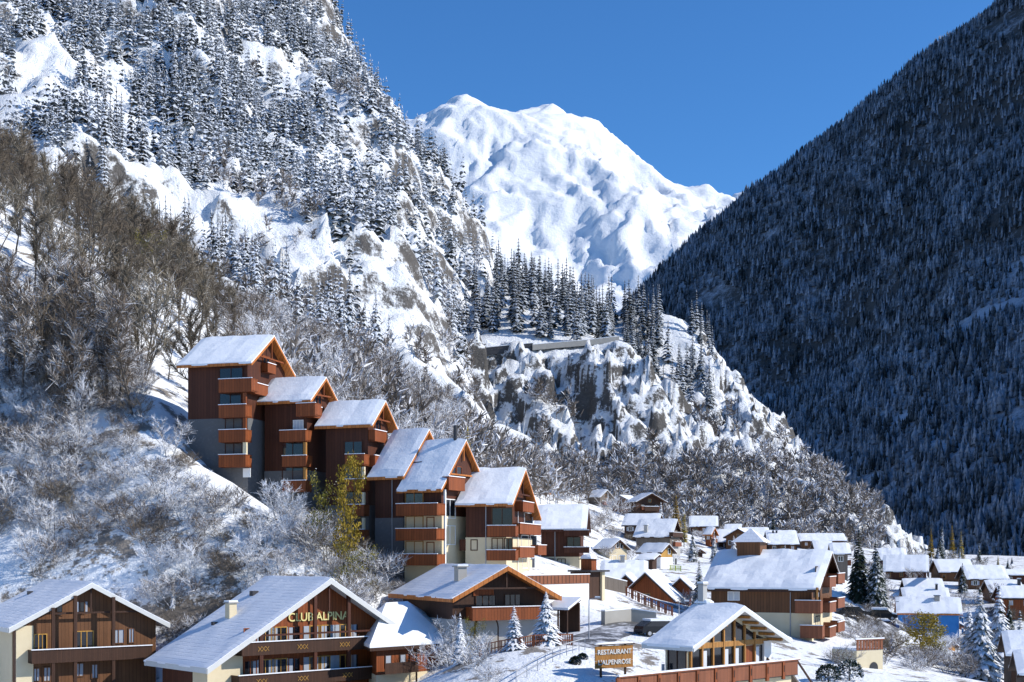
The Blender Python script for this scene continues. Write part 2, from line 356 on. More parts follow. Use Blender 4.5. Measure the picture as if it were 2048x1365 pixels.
def visible(X, Y, Z, n=70):
    """which points the terrain leaves in view from the viewpoint"""
    ok = np.ones(len(X), bool); t = np.linspace(0.12, 0.985, n)
    for i in range(0, len(X), 4000):
        x, y, z = X[i:i + 4000, None] * t, Y[i:i + 4000, None] * t, Z[i:i + 4000, None] * t
        ok[i:i + 4000] = (zmax(x, y) < z + 0.3).all(1)
    return ok
# ------------------------------------------------------------------ vegetation prototypes
m_foliage('needles_far', (0.045, 0.055, 0.052), 0.12, 0.72, (0.62, 0.66, 0.72), 0.5, nzw=.28)
m_foliage('needles_shade', (0.024, 0.031, 0.032), 0.36, 0.98, (0.36, 0.39, 0.45), 0.03, nzw=.20)  # needles and frost darkened: part of the forest's shade is in the colour
m_foliage('needles_frost', (0.045, 0.055, 0.052), 0.10, 0.70, (0.63, 0.67, 0.73), 0.8, use_attr=False, nzw=.28)
m_foliage('needles_wood', (0.026, 0.036, 0.034), 0.50, 1.1, (0.50, 0.54, 0.60), 0.5, use_attr=False)
m_foliage('bush_snow', (0.022, 0.036, 0.024), 0.66, 0.92, (0.84, 0.86, 0.90), 1.1, use_attr=False, nzw=.55)
m_foliage('needles_near', (0.018, 0.030, 0.020), 0.78, 1.02, (0.84, 0.86, 0.90), 1.6, use_attr=False)
m_foliage('needles_snowy', (0.030, 0.042, 0.034), 0.44, 0.70, (0.84, 0.86, 0.90), 1.6, use_attr=False)
m_foliage('needles_gold', (0.46, 0.27, 0.035), 1.0, 1.25, (0.7, 0.7, 0.66), 0.9, use_attr=False, tint=(0.34, 0.27, 0.04))
m_foliage('leaves_gold', (0.36, 0.25, 0.035), 0.98, 1.2, (0.7, 0.7, 0.66), 0.9, use_attr=False, tint=(0.34, 0.28, 0.05))
m_foliage('leaves_olive', (0.26, 0.23, 0.045), 0.80, 1.1, (0.7, 0.7, 0.66), 0.9, use_attr=False, tint=(0.20, 0.17, 0.03))
m_foliage('twigs_frost', (0.22, 0.18, 0.15), 0.20, 0.56, (0.84, 0.85, 0.88), 1.1, use_attr=False)
m_foliage('twigs_half', (0.19, 0.15, 0.115), 0.42, 0.82, (0.76, 0.77, 0.80), 0.9, use_attr=False)
m_foliage('twigs_brown', (0.19, 0.15, 0.115), 0.70, 1.1, (0.66, 0.66, 0.66), 0.6, use_attr=False, tint=(0.22, 0.185, 0.135))
m_foliage('twigs_mass', (0.19, 0.16, 0.135), 0.38, 0.84, (0.78, 0.79, 0.83), 0.3)
m_foliage('twigs_mass_brown', (0.14, 0.105, 0.07), 0.70, 1.1, (0.70, 0.71, 0.74), 0.2)
k = NB('bark'); k.col(k.mix(k.noise(1.5, 4, 0.7), (0.045, 0.036, 0.028), (0.14, 0.12, 0.10))); k.rough(0.9); M['bark'] = k.m
k = NB('bark_frost'); k.col(k.mix(k.ramp(k.noise(2.5, 4, 0.7), 0.42, 0.62), (0.06, 0.05, 0.042), (0.6, 0.61, 0.64))); k.rough(0.9); M['bark_frost'] = k.m

def star_conifer(tiers, spokes, rnd, wide=0.17):
    """small distant spruce: stacked ragged skirts; unit height"""
    V, T = [], []
    for i in range(tiers):
        t = i / tiers; z0 = 0.08 + 0.90 * t; r = wide * (1 - t) ** 0.85 + 0.012; zt = min(1.0, z0 + 1.55 / tiers * (1.1 - 0.4 * t))
        b = len(V); ox, oy = rnd.uniform(-.012, .012), rnd.uniform(-.012, .012); V.append((ox, oy, zt)); a0 = rnd.uniform(0, 6.28)
        n = spokes * 2
        for j in range(n):
            rr = r * (rnd.uniform(0.8, 1.25) if j % 2 == 0 else rnd.uniform(0.35, 0.6)); a = a0 + math.tau * j / n
            V.append((rr * math.cos(a), rr * math.sin(a), z0 - (0.035 if j % 2 == 0 else -0.02) * rnd.uniform(0.5, 1.5)))
        for j in range(n): T.append((b, b + 1 + j, b + 1 + (j + 1) % n))
    return np.array(V), np.array(T)

def frond_conifer(tiers, per, rnd, wide=0.17, droop=0.35, split=1, low=0.06, narrow=1.0, power=0.9):
    """spruce of drooping snow-laden boughs round a stem; unit height"""
    V, T = [], []
    for i in range(tiers):
        t = (i + rnd.uniform(-.25, .25)) / tiers; t = min(max(t, 0), 0.985)
        z = low + (1 - low) * t; rmax = wide * (1 - t) ** power + 0.010
        n = max(4, int(per * (1 - 0.45 * t))); a0 = rnd.uniform(0, 6.28)
        for j in range(n):
            a = a0 + math.tau * j / n + rnd.uniform(-.3, .3); r = rmax * rnd.uniform(0.62, 1.15)
            ca, sa = math.cos(a), math.sin(a); d = droop * rnd.uniform(0.6, 1.4)
            for q in range(split):
                aa = a + (q - (split - 1) / 2) * 0.42; ca, sa = math.cos(aa), math.sin(aa); rq = r * (1 if q == (split - 1) // 2 else rnd.uniform(.6, .9))
                wd = rq * 0.30 * narrow * rnd.uniform(.8, 1.2) / (1 if split == 1 else 1.35); b = len(V)
                px_, py_ = -sa * wd, ca * wd; zr = z + 0.25 * rq
                V += [(0, 0, zr), (ca * rq * .5 + px_, sa * rq * .5 + py_, zr - d * rq * .50), (ca * rq * .5 - px_, sa * rq * .5 - py_, zr - d * rq * .50),
                      (ca * rq * .55, sa * rq * .55, zr - d * rq * .22), (ca * rq, sa * rq, zr - d * rq * 1.15 - .004)]
                T += [(b, b + 1, b + 3), (b, b + 3, b + 2), (b + 1, b + 4, b + 3), (b + 3, b + 4, b + 2)]
    b = len(V); V += [(0.012, 0, .93), (-.006, .010, .93), (-.006, -.010, .93), (0, 0, 1.0)]; T += [(b, b + 1, b + 3), (b + 1, b + 2, b + 3), (b + 2, b, b + 3)]
    return np.array(V), np.array(T)

def bare_tree(rnd, twigs=700, spread=0.28, stems=1, up=0.75, tw=0.0035, tl=0.11, first=0.28, lim=11):
    """leafless tree, unit height: (stem and limbs, fine twigs)"""
    tr = MB(); V, T = [], []
    segs = []
    for s in range(stems):
        a = rnd.uniform(0, 6.28); lean = spread * (0.25 if stems == 1 else rnd.uniform(0.5, 1.3))
        p = Vector((0.02 * math.cos(a) * stems, 0.02 * math.sin(a) * stems, -0.03)); d = Vector((lean * math.cos(a), lean * math.sin(a), 1)).normalized()
        H = rnd.uniform(0.78, 0.95); n = 6; r = 0.014 / (stems ** 0.35); pts = [p]
        for i in range(n):
            d = (d + Vector((rnd.uniform(-.12, .12), rnd.uniform(-.12, .12), 0.05))).normalized(); q = p + d * H / n
            tr.tube(p, q, r * (1 - i / n * .85), r * (1 - (i + 1) / n * .85), 4); pts.append(q); p = q
        for j in range(lim):
            t = first + (0.97 - first) * (j + rnd.random()) / lim; ii = min(int(t * n), n - 1); q = pts[ii].lerp(pts[ii + 1], t * n - ii)
            a = rnd.uniform(0, 6.28); ln = (0.12 + spread * rnd.uniform(.7, 1.2)) * (1.05 - 0.7 * t); dd = Vector((math.cos(a), math.sin(a), up * rnd.uniform(.6, 1.5))).normalized()
            m = q + dd * ln * .5; dd2 = (dd + Vector((rnd.uniform(-.3, .3), rnd.uniform(-.3, .3), .25))).normalized(); e = m + dd2 * ln * .5
            tr.tube(q, m, r * .38, r * .26, 3); tr.tube(m, e, r * .26, r * .08, 3); segs += [(q, m), (m, e), (m, e)]
        segs.append((pts[-2], pts[-1]))
    for i in range(twigs):
        a, b = rnd.choice(segs); q = a.lerp(b, rnd.random()); ln = tl * rnd.uniform(.4, 1.25)
        d = ((b - a).normalized() * .7 + Vector((rnd.gauss(0, .55), rnd.gauss(0, .55), rnd.gauss(.18, .45)))).normalized()
        s = d.cross(Vector((rnd.gauss(0, 1), rnd.gauss(0, 1), rnd.gauss(0, 1)))).normalized() * tw * rnd.uniform(.7, 1.4)
        k0 = len(V); e = q + d * ln; V += [tuple(q - s), tuple(q + s), tuple(e + s * .4), tuple(e - s * .4)]; T += [(k0, k0 + 1, k0 + 2), (k0, k0 + 2, k0 + 3)]
    return tr, np.array(V), np.array(T)

def scatter_mesh(name, protos, P, H, mat, label, wid=None, lean=0.05):
    """one mesh of many small trees standing at P"""
    VV, TT, AA = [], [], []; off = 0
    for i, (x, y, z) in enumerate(P):
        V, T = protos[i % len(protos)]; h = H[i]; a = RNG.uniform(0, 6.28); c, s = math.cos(a) * h, math.sin(a) * h; wv = RNG.uniform(.8, 1.25) * (wid or 1)
        lx, ly = RNG.normal(0, lean, 2)
        o = np.empty_like(V); o[:, 0] = x + (V[:, 0] * c - V[:, 1] * s) * wv + lx * h * V[:, 2]; o[:, 1] = y + (V[:, 0] * s + V[:, 1] * c) * wv + ly * h * V[:, 2]; o[:, 2] = z + V[:, 2] * h - 0.02 * h
        VV.append(o); TT.append(T + off); off += len(V); AA.append(np.full(len(V), RNG.random()))
    o = link(name, np_mesh(name, np.concatenate(VV), np.concatenate(TT), mat, np.concatenate(AA)))
    return tag(o, label, kind='stuff')

rnd = random.Random(3)
TRUNK = MB().tube((0, 0, -.03), (0, 0, .93), .016, .004, 6).mesh('trunk', 'bark')
def proto_mesh(nm, VT, mat): return np_mesh(nm, VT[0], VT[1], mat)
FAR5 = [star_conifer(5, 5, rnd) for _ in range(5)]
FAR4 = [star_conifer(3, 4, rnd, w_) for w_ in (.13, .15, .17, .19, .14, .16, .12, .21)]
MID = [frond_conifer(15, 9, rnd, rnd.uniform(.11, .16), .55) for _ in range(6)]
MIDLO = [frond_conifer(8, 5, rnd, rnd.uniform(.12, .17), .6, narrow=1.7) for _ in range(6)]
NEAR = [frond_conifer(26, 13, rnd, w_, .45, 3, .04) for w_ in (.20, .24, .17, .27)]
MID_FROST = [proto_mesh('crown', v, 'needles_frost') for v in MID]
MID_WOOD = [proto_mesh('crown', v, 'needles_wood') for v in MID]
NEAR_DARK = [proto_mesh('crown', v, 'needles_near') for v in NEAR]
NEAR_SNOWY = [proto_mesh('crown', v, 'needles_snowy') for v in NEAR]
LARCH = [proto_mesh('crown', frond_conifer(30, 14, rnd, .17, .15, 3, .10, .75), 'needles_gold') for _ in range(2)]

def conifer(name, crown, loc, h, wd, label, cat, group, rz=None, trunk=None):
    e = empty(name, loc, rnd.uniform(0, 6.28) if rz is None else rz); e.scale = (h * wd, h * wd, h)
    link('trunk', trunk or TRUNK, e); link('crown', crown, e)
    return tag(e, label, cat, group)

# ------------------------------------------------------------------ forests
def grow(n, x0, x1, y0, y1, fld, keep):
    X = RNG.uniform(x0, x1, n); Y = RNG.uniform(y0, y1, n); Z = fld(X, Y); k = keep(X, Y, Z)
    return X[k], Y[k], Z[k]
def slope(fld, X, Y, d=3.0):
    return np.hypot(fld(X + d, Y) - fld(X - d, Y), fld(X, Y + d) - fld(X, Y - d)) / (2 * d)

# mountain across the valley
def keep_right(X, Y, Z):
    u, v = to_px(X, Y, Z); return (u > 1180) & (u < 2230) & (v > -150) & (v < 1150) & (Z > -9) & (fbm(X * 1.0 + Y * .5, Y * .35, 110, 4, 21) > -0.42)
X, Y, Z = grow(92000, 100, 1900, 900, 2750, right_mt, keep_right)
u_, v_ = to_px(X, Y, Z + 16); k_ = ~((u_ < 1400) & (v_ > 740) | (u_ < 1680) & (v_ > 770 + (u_ - 1430) * 1.05)); X, Y, Z = X[k_], Y[k_], Z[k_]
H = RNG.uniform(8, 21, len(X)) * (0.95 + 0.5 * fbm(X, Y, 130, 3, 5))
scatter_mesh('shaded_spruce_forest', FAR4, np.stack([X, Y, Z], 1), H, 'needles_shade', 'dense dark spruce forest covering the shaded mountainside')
print('right forest', len(X))

# left mountain
def keep_left(X, Y, Z):
    u, v = to_px(X, Y, Z); s = slope(left_mt, X, Y)
    dens = fbm(X, Y, 75, 3, 31) + 0.5 * fbm(X, Y, 22, 2, 13)
    up = np.clip((900 - v) / 500, 0, 1)
    return (u > -120) & (u < 1010) & (v > -160) & (v < 760) & (s < 2.2) & (dens > -0.06 - 0.22 * np.clip((350 - v) / 350, 0, 1)) & (left_mt(X, Y) > valley(X, Y) + 0.5) & ~((X > -62) & (knoll(X, Y) > Z))
X, Y, Z = grow(17000, -420, 60, 330, 900, left_mt, keep_left)
H = RNG.uniform(9, 20, len(X)) * (0.85 + 0.4 * np.clip(fbm(X, Y, 60, 2, 9) + .5, 0, 1))
vis = visible(X, Y, Z + H * .8); u, v = to_px(X, Y, Z)
size = H / Y * vis * ((u > 10) & (v > 25))
order = np.argsort(-size); pick = order[:110]
for i in pick:
    conifer('spruce_tree', MID_FROST[i % len(MID_FROST)], (X[i], Y[i], Z[i]), H[i], rnd.uniform(.85, 1.25), 'frost-whitened spruce standing among crags on the sunlit mountainside', 'tree', 'spruces on the sunlit mountainside')
rest = np.setdiff1d(np.nonzero(vis)[0], pick)
scatter_mesh('frosted_spruce_forest', MIDLO, np.stack([X, Y, Z], 1)[rest], H[rest], 'needles_far', 'frosted spruce forest higher on the sunlit mountainside')
print('left forest', len(X))

# wood on the spur
def keep_knoll(X, Y, Z):
    u, v = to_px(X, Y, Z); a = (u > 868) & (u < 1225) & (v < 690) & (v > 540) & (Y > 552)
    b = (u > 1245) & (u < 1425) & (v > 600) & (v < 830) & (Y > 548) & ((np.abs(u - 1345) > 26) | (v > 720))
    return (a | b) & (knoll(X, Y) > left_mt(X, Y))
X, Y, Z = grow(9000, -60, 110, 540, 680, knoll, keep_knoll)
sel = []
for i in range(len(X)):
    if all((X[i] - X[j]) ** 2 + (Y[i] - Y[j]) ** 2 > 6.5 for j in sel): sel.append(i)
sel = np.array(sel); X, Y, Z = X[sel], Y[sel], Z[sel]; H = RNG.uniform(15, 25, len(X)); u, v = to_px(X, Y, Z)
vis = visible(X, Y, Z + H * .7); print('knoll', len(X), vis.sum())
cnt = {True: 0, False: 0}
for i in RNG.permutation(len(X)):
    right = u[i] > 1235
    if not vis[i] or cnt[right] >= (70 if right else 120): continue
    cnt[right] += 1
    conifer('spruce_tree', MID_WOOD[i % len(MID_WOOD)], (X[i], Y[i], Z[i]), H[i] * (0.85 if right else 1), rnd.uniform(.95, 1.3), 'tall dark spruce on the rock pillar at the end of the spur' if right else 'tall frosted spruce in the close wood above the cliff road', 'tree', 'spruces on the rock pillar' if right else 'spruces in the wood above the cliff road')

# leafless woods: far ones as one mass each
BARE_FAR = []
for _ in range(6):
    tr, V, T = bare_tree(rnd, 62, .30, 1, .8, .021, .24, .2, 5); Tv = np.array(tr.v); Tf = [f for f in tr.f]
    tri = np.array([(f[0], f[i], f[i + 1]) for f in Tf if len(f) <= 4 for i in range(1, len(f) - 1)])
    BARE_FAR.append((np.concatenate([Tv, V]), np.concatenate([tri, T + len(Tv)])))
def keep_spur(X, Y, Z):
    u, v = to_px(X, Y, Z); s = slope(knoll, X, Y)
    foot = (v > 935 + 40 * fbm(X, Y, 60, 2, 3)) & (s < 1.6); ledge = (v > 700) & (fbm(X, Y, 30, 3, 4) > .30) & (s < 1.7) & (Y < 560)
    return (u > 780) & (u < 1760) & (foot | ledge) & (Z > valley(X, Y) - 1) & (Z > left_mt(X, Y) - 1)
X, Y, Z = grow(5200, -62, 160, 395, 600, knoll, keep_spur)
print('spur bare', len(X))
scatter_mesh('leafless_wood', BARE_FAR, np.stack([X, Y, Z], 1), RNG.uniform(6, 11, len(X)), 'twigs_mass', 'grey frosted leafless wood round the foot of the rocky spur', 1.0, .08)
def keep_lm(X, Y, Z):
    u, v = to_px(X, Y, Z); s = slope(left_mt, X, Y)
    return (u > -60) & (u < 960) & (v > 120) & (v < 860) & (s < 2.0 + 1.6 * (u > 640)) & (fbm(X, Y, 55, 3, 41) > 0.36 - 1.0 * np.clip((v - 330 - 0.2 * u) / 250, 0, 1)) & (Z > valley(X, Y) - 1)
X, Y, Z = grow(5200, -360, 20, 320, 700, left_mt, keep_lm)
print('left bare', len(X))
scatter_mesh('frosted_scrub', BARE_FAR, np.stack([X, Y, Z], 1), RNG.uniform(5, 10, len(X)), 'twigs_mass', 'frosted leafless scrub growing between the crags of the mountainside', 1.0, .1)
# ------------------------------------------------------------------ building materials
def m_wood(name, c, plank=0.16, dark=0.55, rough=0.6):
    k = NB(name); o = k.pos(True)
    sp = k.n('ShaderNodeSeparateXYZ'); k.l(o, sp.inputs[0])
    s = k.math('ADD', sp.outputs[0], sp.outputs[1])
    fr = k.math('FRACT', k.math('DIVIDE', s, plank)); edge = k.ramp(k.math('ABSOLUTE', k.math('SUBTRACT', fr, 0.5)), 0.40, 0.49)
    idn = k.n('ShaderNodeTexWhiteNoise', noise_dimensions='1D'); k.l(k.math('FLOOR', k.math('DIVIDE', s, plank)), idn.inputs['W'])
    g = k.noise(1.6, 5, 0.7, vec=o, stretch=(6, 6, 0.7)); big = k.noise(0.35, 3, 0.6, vec=o)
    c1 = k.mix(k.math('MULTIPLY', k.math('ADD', g, k.math('MULTIPLY', idn.outputs[0], 0.5)), 0.75), tuple(x * dark for x in c), tuple(min(1, x * 1.3) for x in c))
    c1 = k.mix(k.math('MULTIPLY', k.ramp(big, 0.5, 0.75), 0.35), c1, tuple(x * 0.5 for x in c))
    k.col(k.mix(k.math('MULTIPLY', edge, 0.75), c1, tuple(x * 0.3 for x in c))); k.rough(rough)
    k.bump(k.math('SUBTRACT', g, edge), 0.4, 0.02); M[name] = k.m
m_wood('wood_orange', (0.235, 0.062, 0.017), .32); m_wood('wood_red', (0.080, 0.025, 0.012), .36); m_wood('wood_brown', (0.15, 0.066, 0.028), .34); m_wood('wood_dark', (0.06, 0.028, 0.016))
m_wood('wood_honey', (0.42, 0.20, 0.055)); m_wood('wood_grey', (0.17, 0.14, 0.115)); m_wood('wood_trim', (0.50, 0.17, 0.040), 0.5); m_wood('wood_rail', (0.24, 0.085, 0.040)); m_wood('wood_yellow', (0.50, 0.27, 0.06), 0.3)
def m_plain(name, a, b, sc=1.2, rough=0.85, bd=0.01):
    k = NB(name); n = k.noise(sc, 5, 0.65); k.col(k.mix(n, a, b)); k.rough(rough); k.bump(k.noise(sc * 9, 3, 0.6), 0.3, bd); M[name] = k.m
m_plain('plaster_cream', (0.60, 0.50, 0.32), (0.72, 0.62, 0.43)); m_plain('plaster_white', (0.74, 0.72, 0.68), (0.84, 0.82, 0.79)); m_plain('plaster_grey', (0.34, 0.33, 0.31), (0.46, 0.45, 0.43))
m_plain('paint_blue', (0.03, 0.16, 0.45), (0.05, 0.24, 0.58)); m_plain('paint_green', (0.45, 0.52, 0.10), (0.55, 0.6, 0.15)); m_plain('fascia_grey', (0.52, 0.52, 0.50), (0.66, 0.66, 0.63)); m_plain('metal_grey', (0.30, 0.31, 0.33), (0.4, 0.41, 0.43), rough=.45)
m_plain('metal_dark', (0.03, 0.03, 0.035), (0.06, 0.06, 0.065), rough=.5); m_plain('paint_white', (0.76, 0.76, 0.74), (0.82, 0.82, 0.80)); m_plain('curtain', (0.5, 0.52, 0.56), (0.68, 0.7, 0.74)); k = NB('asphalt'); k.col(k.mix(k.ramp(k.math('ADD', k.noise(.35, 5, .7), k.math('MULTIPLY', k.noise(2.2, 4, .7), .35)), .62, .80), k.mix(k.noise(3, 4, .7), (0.05, 0.05, 0.053), (0.13, 0.125, 0.12)), (0.66, 0.67, 0.70))); k.rough(.55); k.bump(k.noise(2.5, 4, .7), .5, .05); M['asphalt'] = k.m
m_plain('concrete', (0.30, 0.28, 0.25), (0.42, 0.40, 0.36), 0.6); m_plain('teal', (0.08, 0.42, 0.38), (0.1, 0.5, 0.45)); m_plain('shutter_grey', (0.30, 0.33, 0.38), (0.42, 0.45, 0.50))
k = NB('stone_wall'); vo = k.n('ShaderNodeTexVoronoi'); vo.inputs['Scale'].default_value = 2.6; k.l(k.pos(True), vo.inputs['Vector']); n = k.noise(1.5, 5, .7, vec=k.pos(True))
k.col(k.mix(k.ramp(vo.outputs['Distance'], .05, .5), k.mix(n, (0.07, 0.072, 0.075), (0.22, 0.22, 0.22)), (0.13, 0.13, 0.132))); k.rough(.9); k.bump(vo.outputs['Distance'], .6, .06); M['stone_wall'] = k.m
k = NB('glass'); k.col((0.012, 0.014, 0.018)); k.rough(0.08); k.b.inputs['Specular IOR Level'].default_value = 0.6; M['glass'] = k.m
m_snow('snow_roof', 0.8, 0.12)
k = NB('snow_tiles'); o = k.pos(True); sp = k.n('ShaderNodeSeparateXYZ'); k.l(o, sp.inputs[0])
fy = k.ramp(k.math('ABSOLUTE', k.math('SUBTRACT', k.math('FRACT', k.math('DIVIDE', sp.outputs[1], 0.42)), .5)), .36, .5); fx = k.ramp(k.math('ABSOLUTE', k.math('SUBTRACT', k.math('FRACT', k.math('DIVIDE', sp.outputs[0], 0.42)), .5)), .38, .5)
n1 = k.noise(1.4, 4, .6); lay = k.math('MULTIPLY', k.math('MAXIMUM', fy, k.math('MULTIPLY', fx, .7)), k.ramp(n1, .35, .6))
k.col(k.mix(k.math('MULTIPLY', lay, .26), (0.84, 0.85, 0.88), (0.40, 0.42, 0.47))); k.rough(.7); k.bump(k.math('SUBTRACT', n1, k.math('MULTIPLY', lay, .6)), .6, .06); M['snow_tiles'] = k.m

# ------------------------------------------------------------------ house builder
def ground_z(x, y): return float(valley(np.array([x]), np.array([y]))[0])
HOUSES = []
class House:
    """gable-roofed building: local x runs along the ridge to the gable in view (x = 0 at the verge), local y runs away from the eave in view"""
    def __init__(h, name, label, apex, Y, psi, pitch, df, db, L, base_z, wood, low=None, low_y=None, og=0.9, oe=0.8, snow=0.30, snow_mat='snow_roof', trim='wood_trim', cat='house', group=None, drop=2.5, tv=0.24):
        A = at(apex[0], apex[1], Y); h.psi = R(psi); h.c, h.s = math.cos(h.psi), math.sin(h.psi)
        h.o = Vector((A.x, A.y, base_z)); h.e = empty(name, h.o, h.psi); tag(h.e, label, cat, group)
        h.H = A.z - base_z; h.t = math.tan(R(pitch)); h.df, h.db, h.L, h.og, h.oe = df, db, L, og, oe; h.trim = trim; h.wood = wood
        h.x0, h.x1, h.yf, h.yb = -L + og, -og, -df + oe, db - oe; h.rth = 0.20 / math.cos(R(pitch)); ru = h.rth + snow * .9
        h.top = h.H - snow * .9                                     # roof deck at the ridge
        low_h = 0.0
        if low:
            low_h = h.fr(0, low_y)[1] if low_y else 2.6
            MB().box(h.x0 - .04, h.x1 + .04, h.yf - .04, h.yb + .04, -drop, low_h).build('lower_wall', low, h.e)
        zf, zb, zr = h.top - h.rth - h.t * -h.yf, h.top - h.rth - h.t * h.yb, h.top - h.rth
        b0 = low_h + .003 if low else -drop
        MB().prism([(h.x0, h.yf, b0), (h.x0, h.yb, b0), (h.x0, h.yb, zb), (h.x0, 0, zr), (h.x0, h.yf, zf)], (h.x1 - h.x0, 0, 0)).build('wall', wood, h.e)
        h.zf = zf
        m = MB(); T = h.top
        for (ya, za, yb_, zb_) in ((0, T, -df, T - h.t * df), (0, T, db, T - h.t * db)):
            m.prism([(-L, ya, za), (-L, yb_, zb_), (-L, yb_, zb_ - h.rth), (-L, ya, za - h.rth)], (L, 0, 0))
        h.roof = m.build('roof', trim if tv else wood, h.e)
        m = MB()                                                    # verge boards and eave boards, a little proud of the roof
        for sx in (0.012, -L - .012 - .06):
            for yy in (-df - .01, db + .01):
                zz = T - h.t * abs(yy); m.prism([(sx, 0, T + .02), (sx, yy, zz + .02), (sx, yy, zz - tv - .05), (sx, 0, T - tv - .05)], (.06, 0, 0))
        for sy, yy in ((-1, -df), (1, db)):
            zz = T - h.t * abs(yy); a, b = (yy - .09, yy - .02) if sy < 0 else (yy + .02, yy + .09); m.box(-L - .012, .012, a, b, zz - tv, zz + .06)
        m.build('fascia', trim, h.e)
        h._snow(snow, snow_mat); HOUSES.append(h)
    def _snow(h, th, mat):
        V, Q = [], []; rr = random.Random(len(HOUSES) * 7 + 1); nx = max(6, int(h.L / .7)); seed = rr.uniform(0, 50)
        for side, d in ((-1, h.df), (1, h.db)):
            ny = max(5, int(d / .6)); b = len(V)
            for j in range(ny + 1):
                for i in range(nx + 1):
                    u = i / nx; v = j / ny
                    x = -h.L - .05 + (h.L + .10) * u; y = v * (d + .10)
                    ed = min(1, min(u, 1 - u) * nx / 1.2, (1 - v) * ny / 1.2 + .45); w_ = float(fbm(np.array([x + seed]), np.array([y * side + seed]), 2.2, 3)[0])
                    if j == ny: y += .22 * w_ - .02; ed = .45
                    V.append((x, side * y, h.top - h.t * y + th * (0.45 + 0.55 * ed) * (1 + .5 * w_) + (.03 if j == 0 else 0)))
            for j in range(ny):
                for i in range(nx):
                    p = b + j * (nx + 1) + i; q = (p, p + 1, p + nx + 2, p + nx + 1); Q.append(q if side > 0 else q[::-1])
            ring = [b + i for i in range(nx + 1)] + [b + j * (nx + 1) + nx for j in range(1, ny + 1)] + [b + ny * (nx + 1) + i for i in range(nx - 1, -1, -1)] + [b + j * (nx + 1) for j in range(ny - 1, 0, -1)]
            k0 = len(V); V += [(V[r][0], V[r][1], h.top - h.t * abs(V[r][1]) + .008) for r in ring]; n = len(ring)
            for i in range(n):
                a, c = ring[i], ring[(i + 1) % n]; q = (a, c, k0 + (i + 1) % n, k0 + i); Q.append(q if side < 0 else q[::-1])
        me = bpy.data.meshes.new('snow'); me.from_pydata(V, [], Q); me.update(); me.materials.append(M[mat]); link('snow', me, h.roof)
    def loc(h, p):
        d = p - h.o; return Vector((d.x * h.c + d.y * h.s, -d.x * h.s + d.y * h.c, d.z))
    def _hit(h, x, y, axis, val):
        d = Vector(((x - CX) / F, 1, (HZ - y) / F)); a = h.loc(Vector((0, 0, 0))); e = h.loc(d) - a; t = (val - a[axis]) / e[axis]; return a + e * t
    def fr(h, x, y, out=0.0): p = h._hit(x or (CX + F * h.o.x / h.o.y), y, 1, h.yf - out); return p.x, p.z
    def ga(h, x, y, out=0.0): p = h._hit(x, y, 0, h.x1 + out); return p.y, p.z
    def prect(h, face, r, out=0.0):
        """pixel rectangle (x0, x1, y0, y1) -> wall coordinates a0, a1, z0, z1"""
        f = h.fr if face == 'f' else h.ga; xm = (r[0] + r[1]) / 2; ym = (r[2] + r[3]) / 2
        return f(r[0], ym, out)[0], f(r[1], ym, out)[0], f(xm, r[3], out)[1], f(xm, r[2], out)[1]
    def put(h, face, a0, a1, z0, z1, o0, o1):
        """box standing o0..o1 proud of a wall"""
        return MB().box(a0, a1, h.yf - o1, h.yf - o0, z0, z1) if face == 'f' else MB().box(h.x1 + o0, h.x1 + o1, a0, a1, z0, z1)
    def window(h, face, r, frame='wood_trim', glass='glass', shutters=None, local=False, mull=1, name='window', fw=.09):
        a0, a1, z0, z1 = r if local else h.prect(face, r)
        m = MB()
        for q in ((a0 - fw, a0, z0 - fw, z1 + fw), (a1, a1 + fw, z0 - fw, z1 + fw), (a0, a1, z1, z1 + fw), (a0, a1, z0 - fw, z0)):
            b = h.put(face, *q, .002, .09); m.add(b.v, b.f)
        for i in range(mull):
            c = a0 + (a1 - a0) * (i + 1) / (mull + 1); b = h.put(face, c - .035, c + .035, z0, z1, .002, .08); m.add(b.v, b.f)
        w_ = m.build(name, frame, h.e); h.put(face, a0, a1, z0, z1, .004, .03).build('pane', glass, w_)
        if shutters:
            sw = (a1 - a0) * .5
            for q in ((a0 - fw - .02 - sw, a0 - fw - .02), (a1 + fw + .02, a1 + fw + .02 + sw)): h.put(face, *q, z0 - .04, z1 + .04, .004, .06).build('shutter', shutters, w_)
        return w_
    def balcony(h, face, r, depth=1.3, mat='wood_orange', snow=True, local=False, posts=None, pmat='wood_orange'):
        """r gives the outer face of the parapet"""
        a0, a1, z0, z1 = r if local else h.prect(face, r, depth)
        fl = h.put(face, a0, a1, z0, z0 + .14, .005, depth - .07).build('balcony', mat, h.e)
        m = MB(); b = h.put(face, a0, a1, z0 - .03, z1, depth - .06, depth); m.add(b.v, b.f)
        for q in (a0, a1 - .06): b = h.put(face, q, q + .06, z0 - .03, z1 - .004, .005, depth - .062); m.add(b.v, b.f)
        b = h.put(face, a0 - .05, a1 + .05, z1 + .002, z1 + .07, depth - .12, depth + .05); m.add(b.v, b.f)
        for q in (a0 - .04, a1 - .10): b = h.put(face, q, q + .14, z1 + .002, z1 + .066, .005, depth - .122); m.add(b.v, b.f)
        m.build('railing', mat, fl)
        if snow:
            m = MB(); b = h.put(face, a0 - .04, a1 + .04, z1 + .072, z1 + .15, depth - .11, depth + .04); m.add(b.v, b.f); m.build('snow', 'snow_roof', fl)
        if posts:
            for q in posts:
                b = h.put(face, q - .08, q + .08, z0 + .15, z0 + posts_h, depth - .22, depth - .07); b.build('post', pmat, h.e)
        return fl
    def beam(h, p, q, wd, mat, name='beam'): return MB().beam(p, q, wd).build(name, mat, h.e)
    def box(h, name, mat, *b): return MB().box(*b).build(name, mat, h.e)
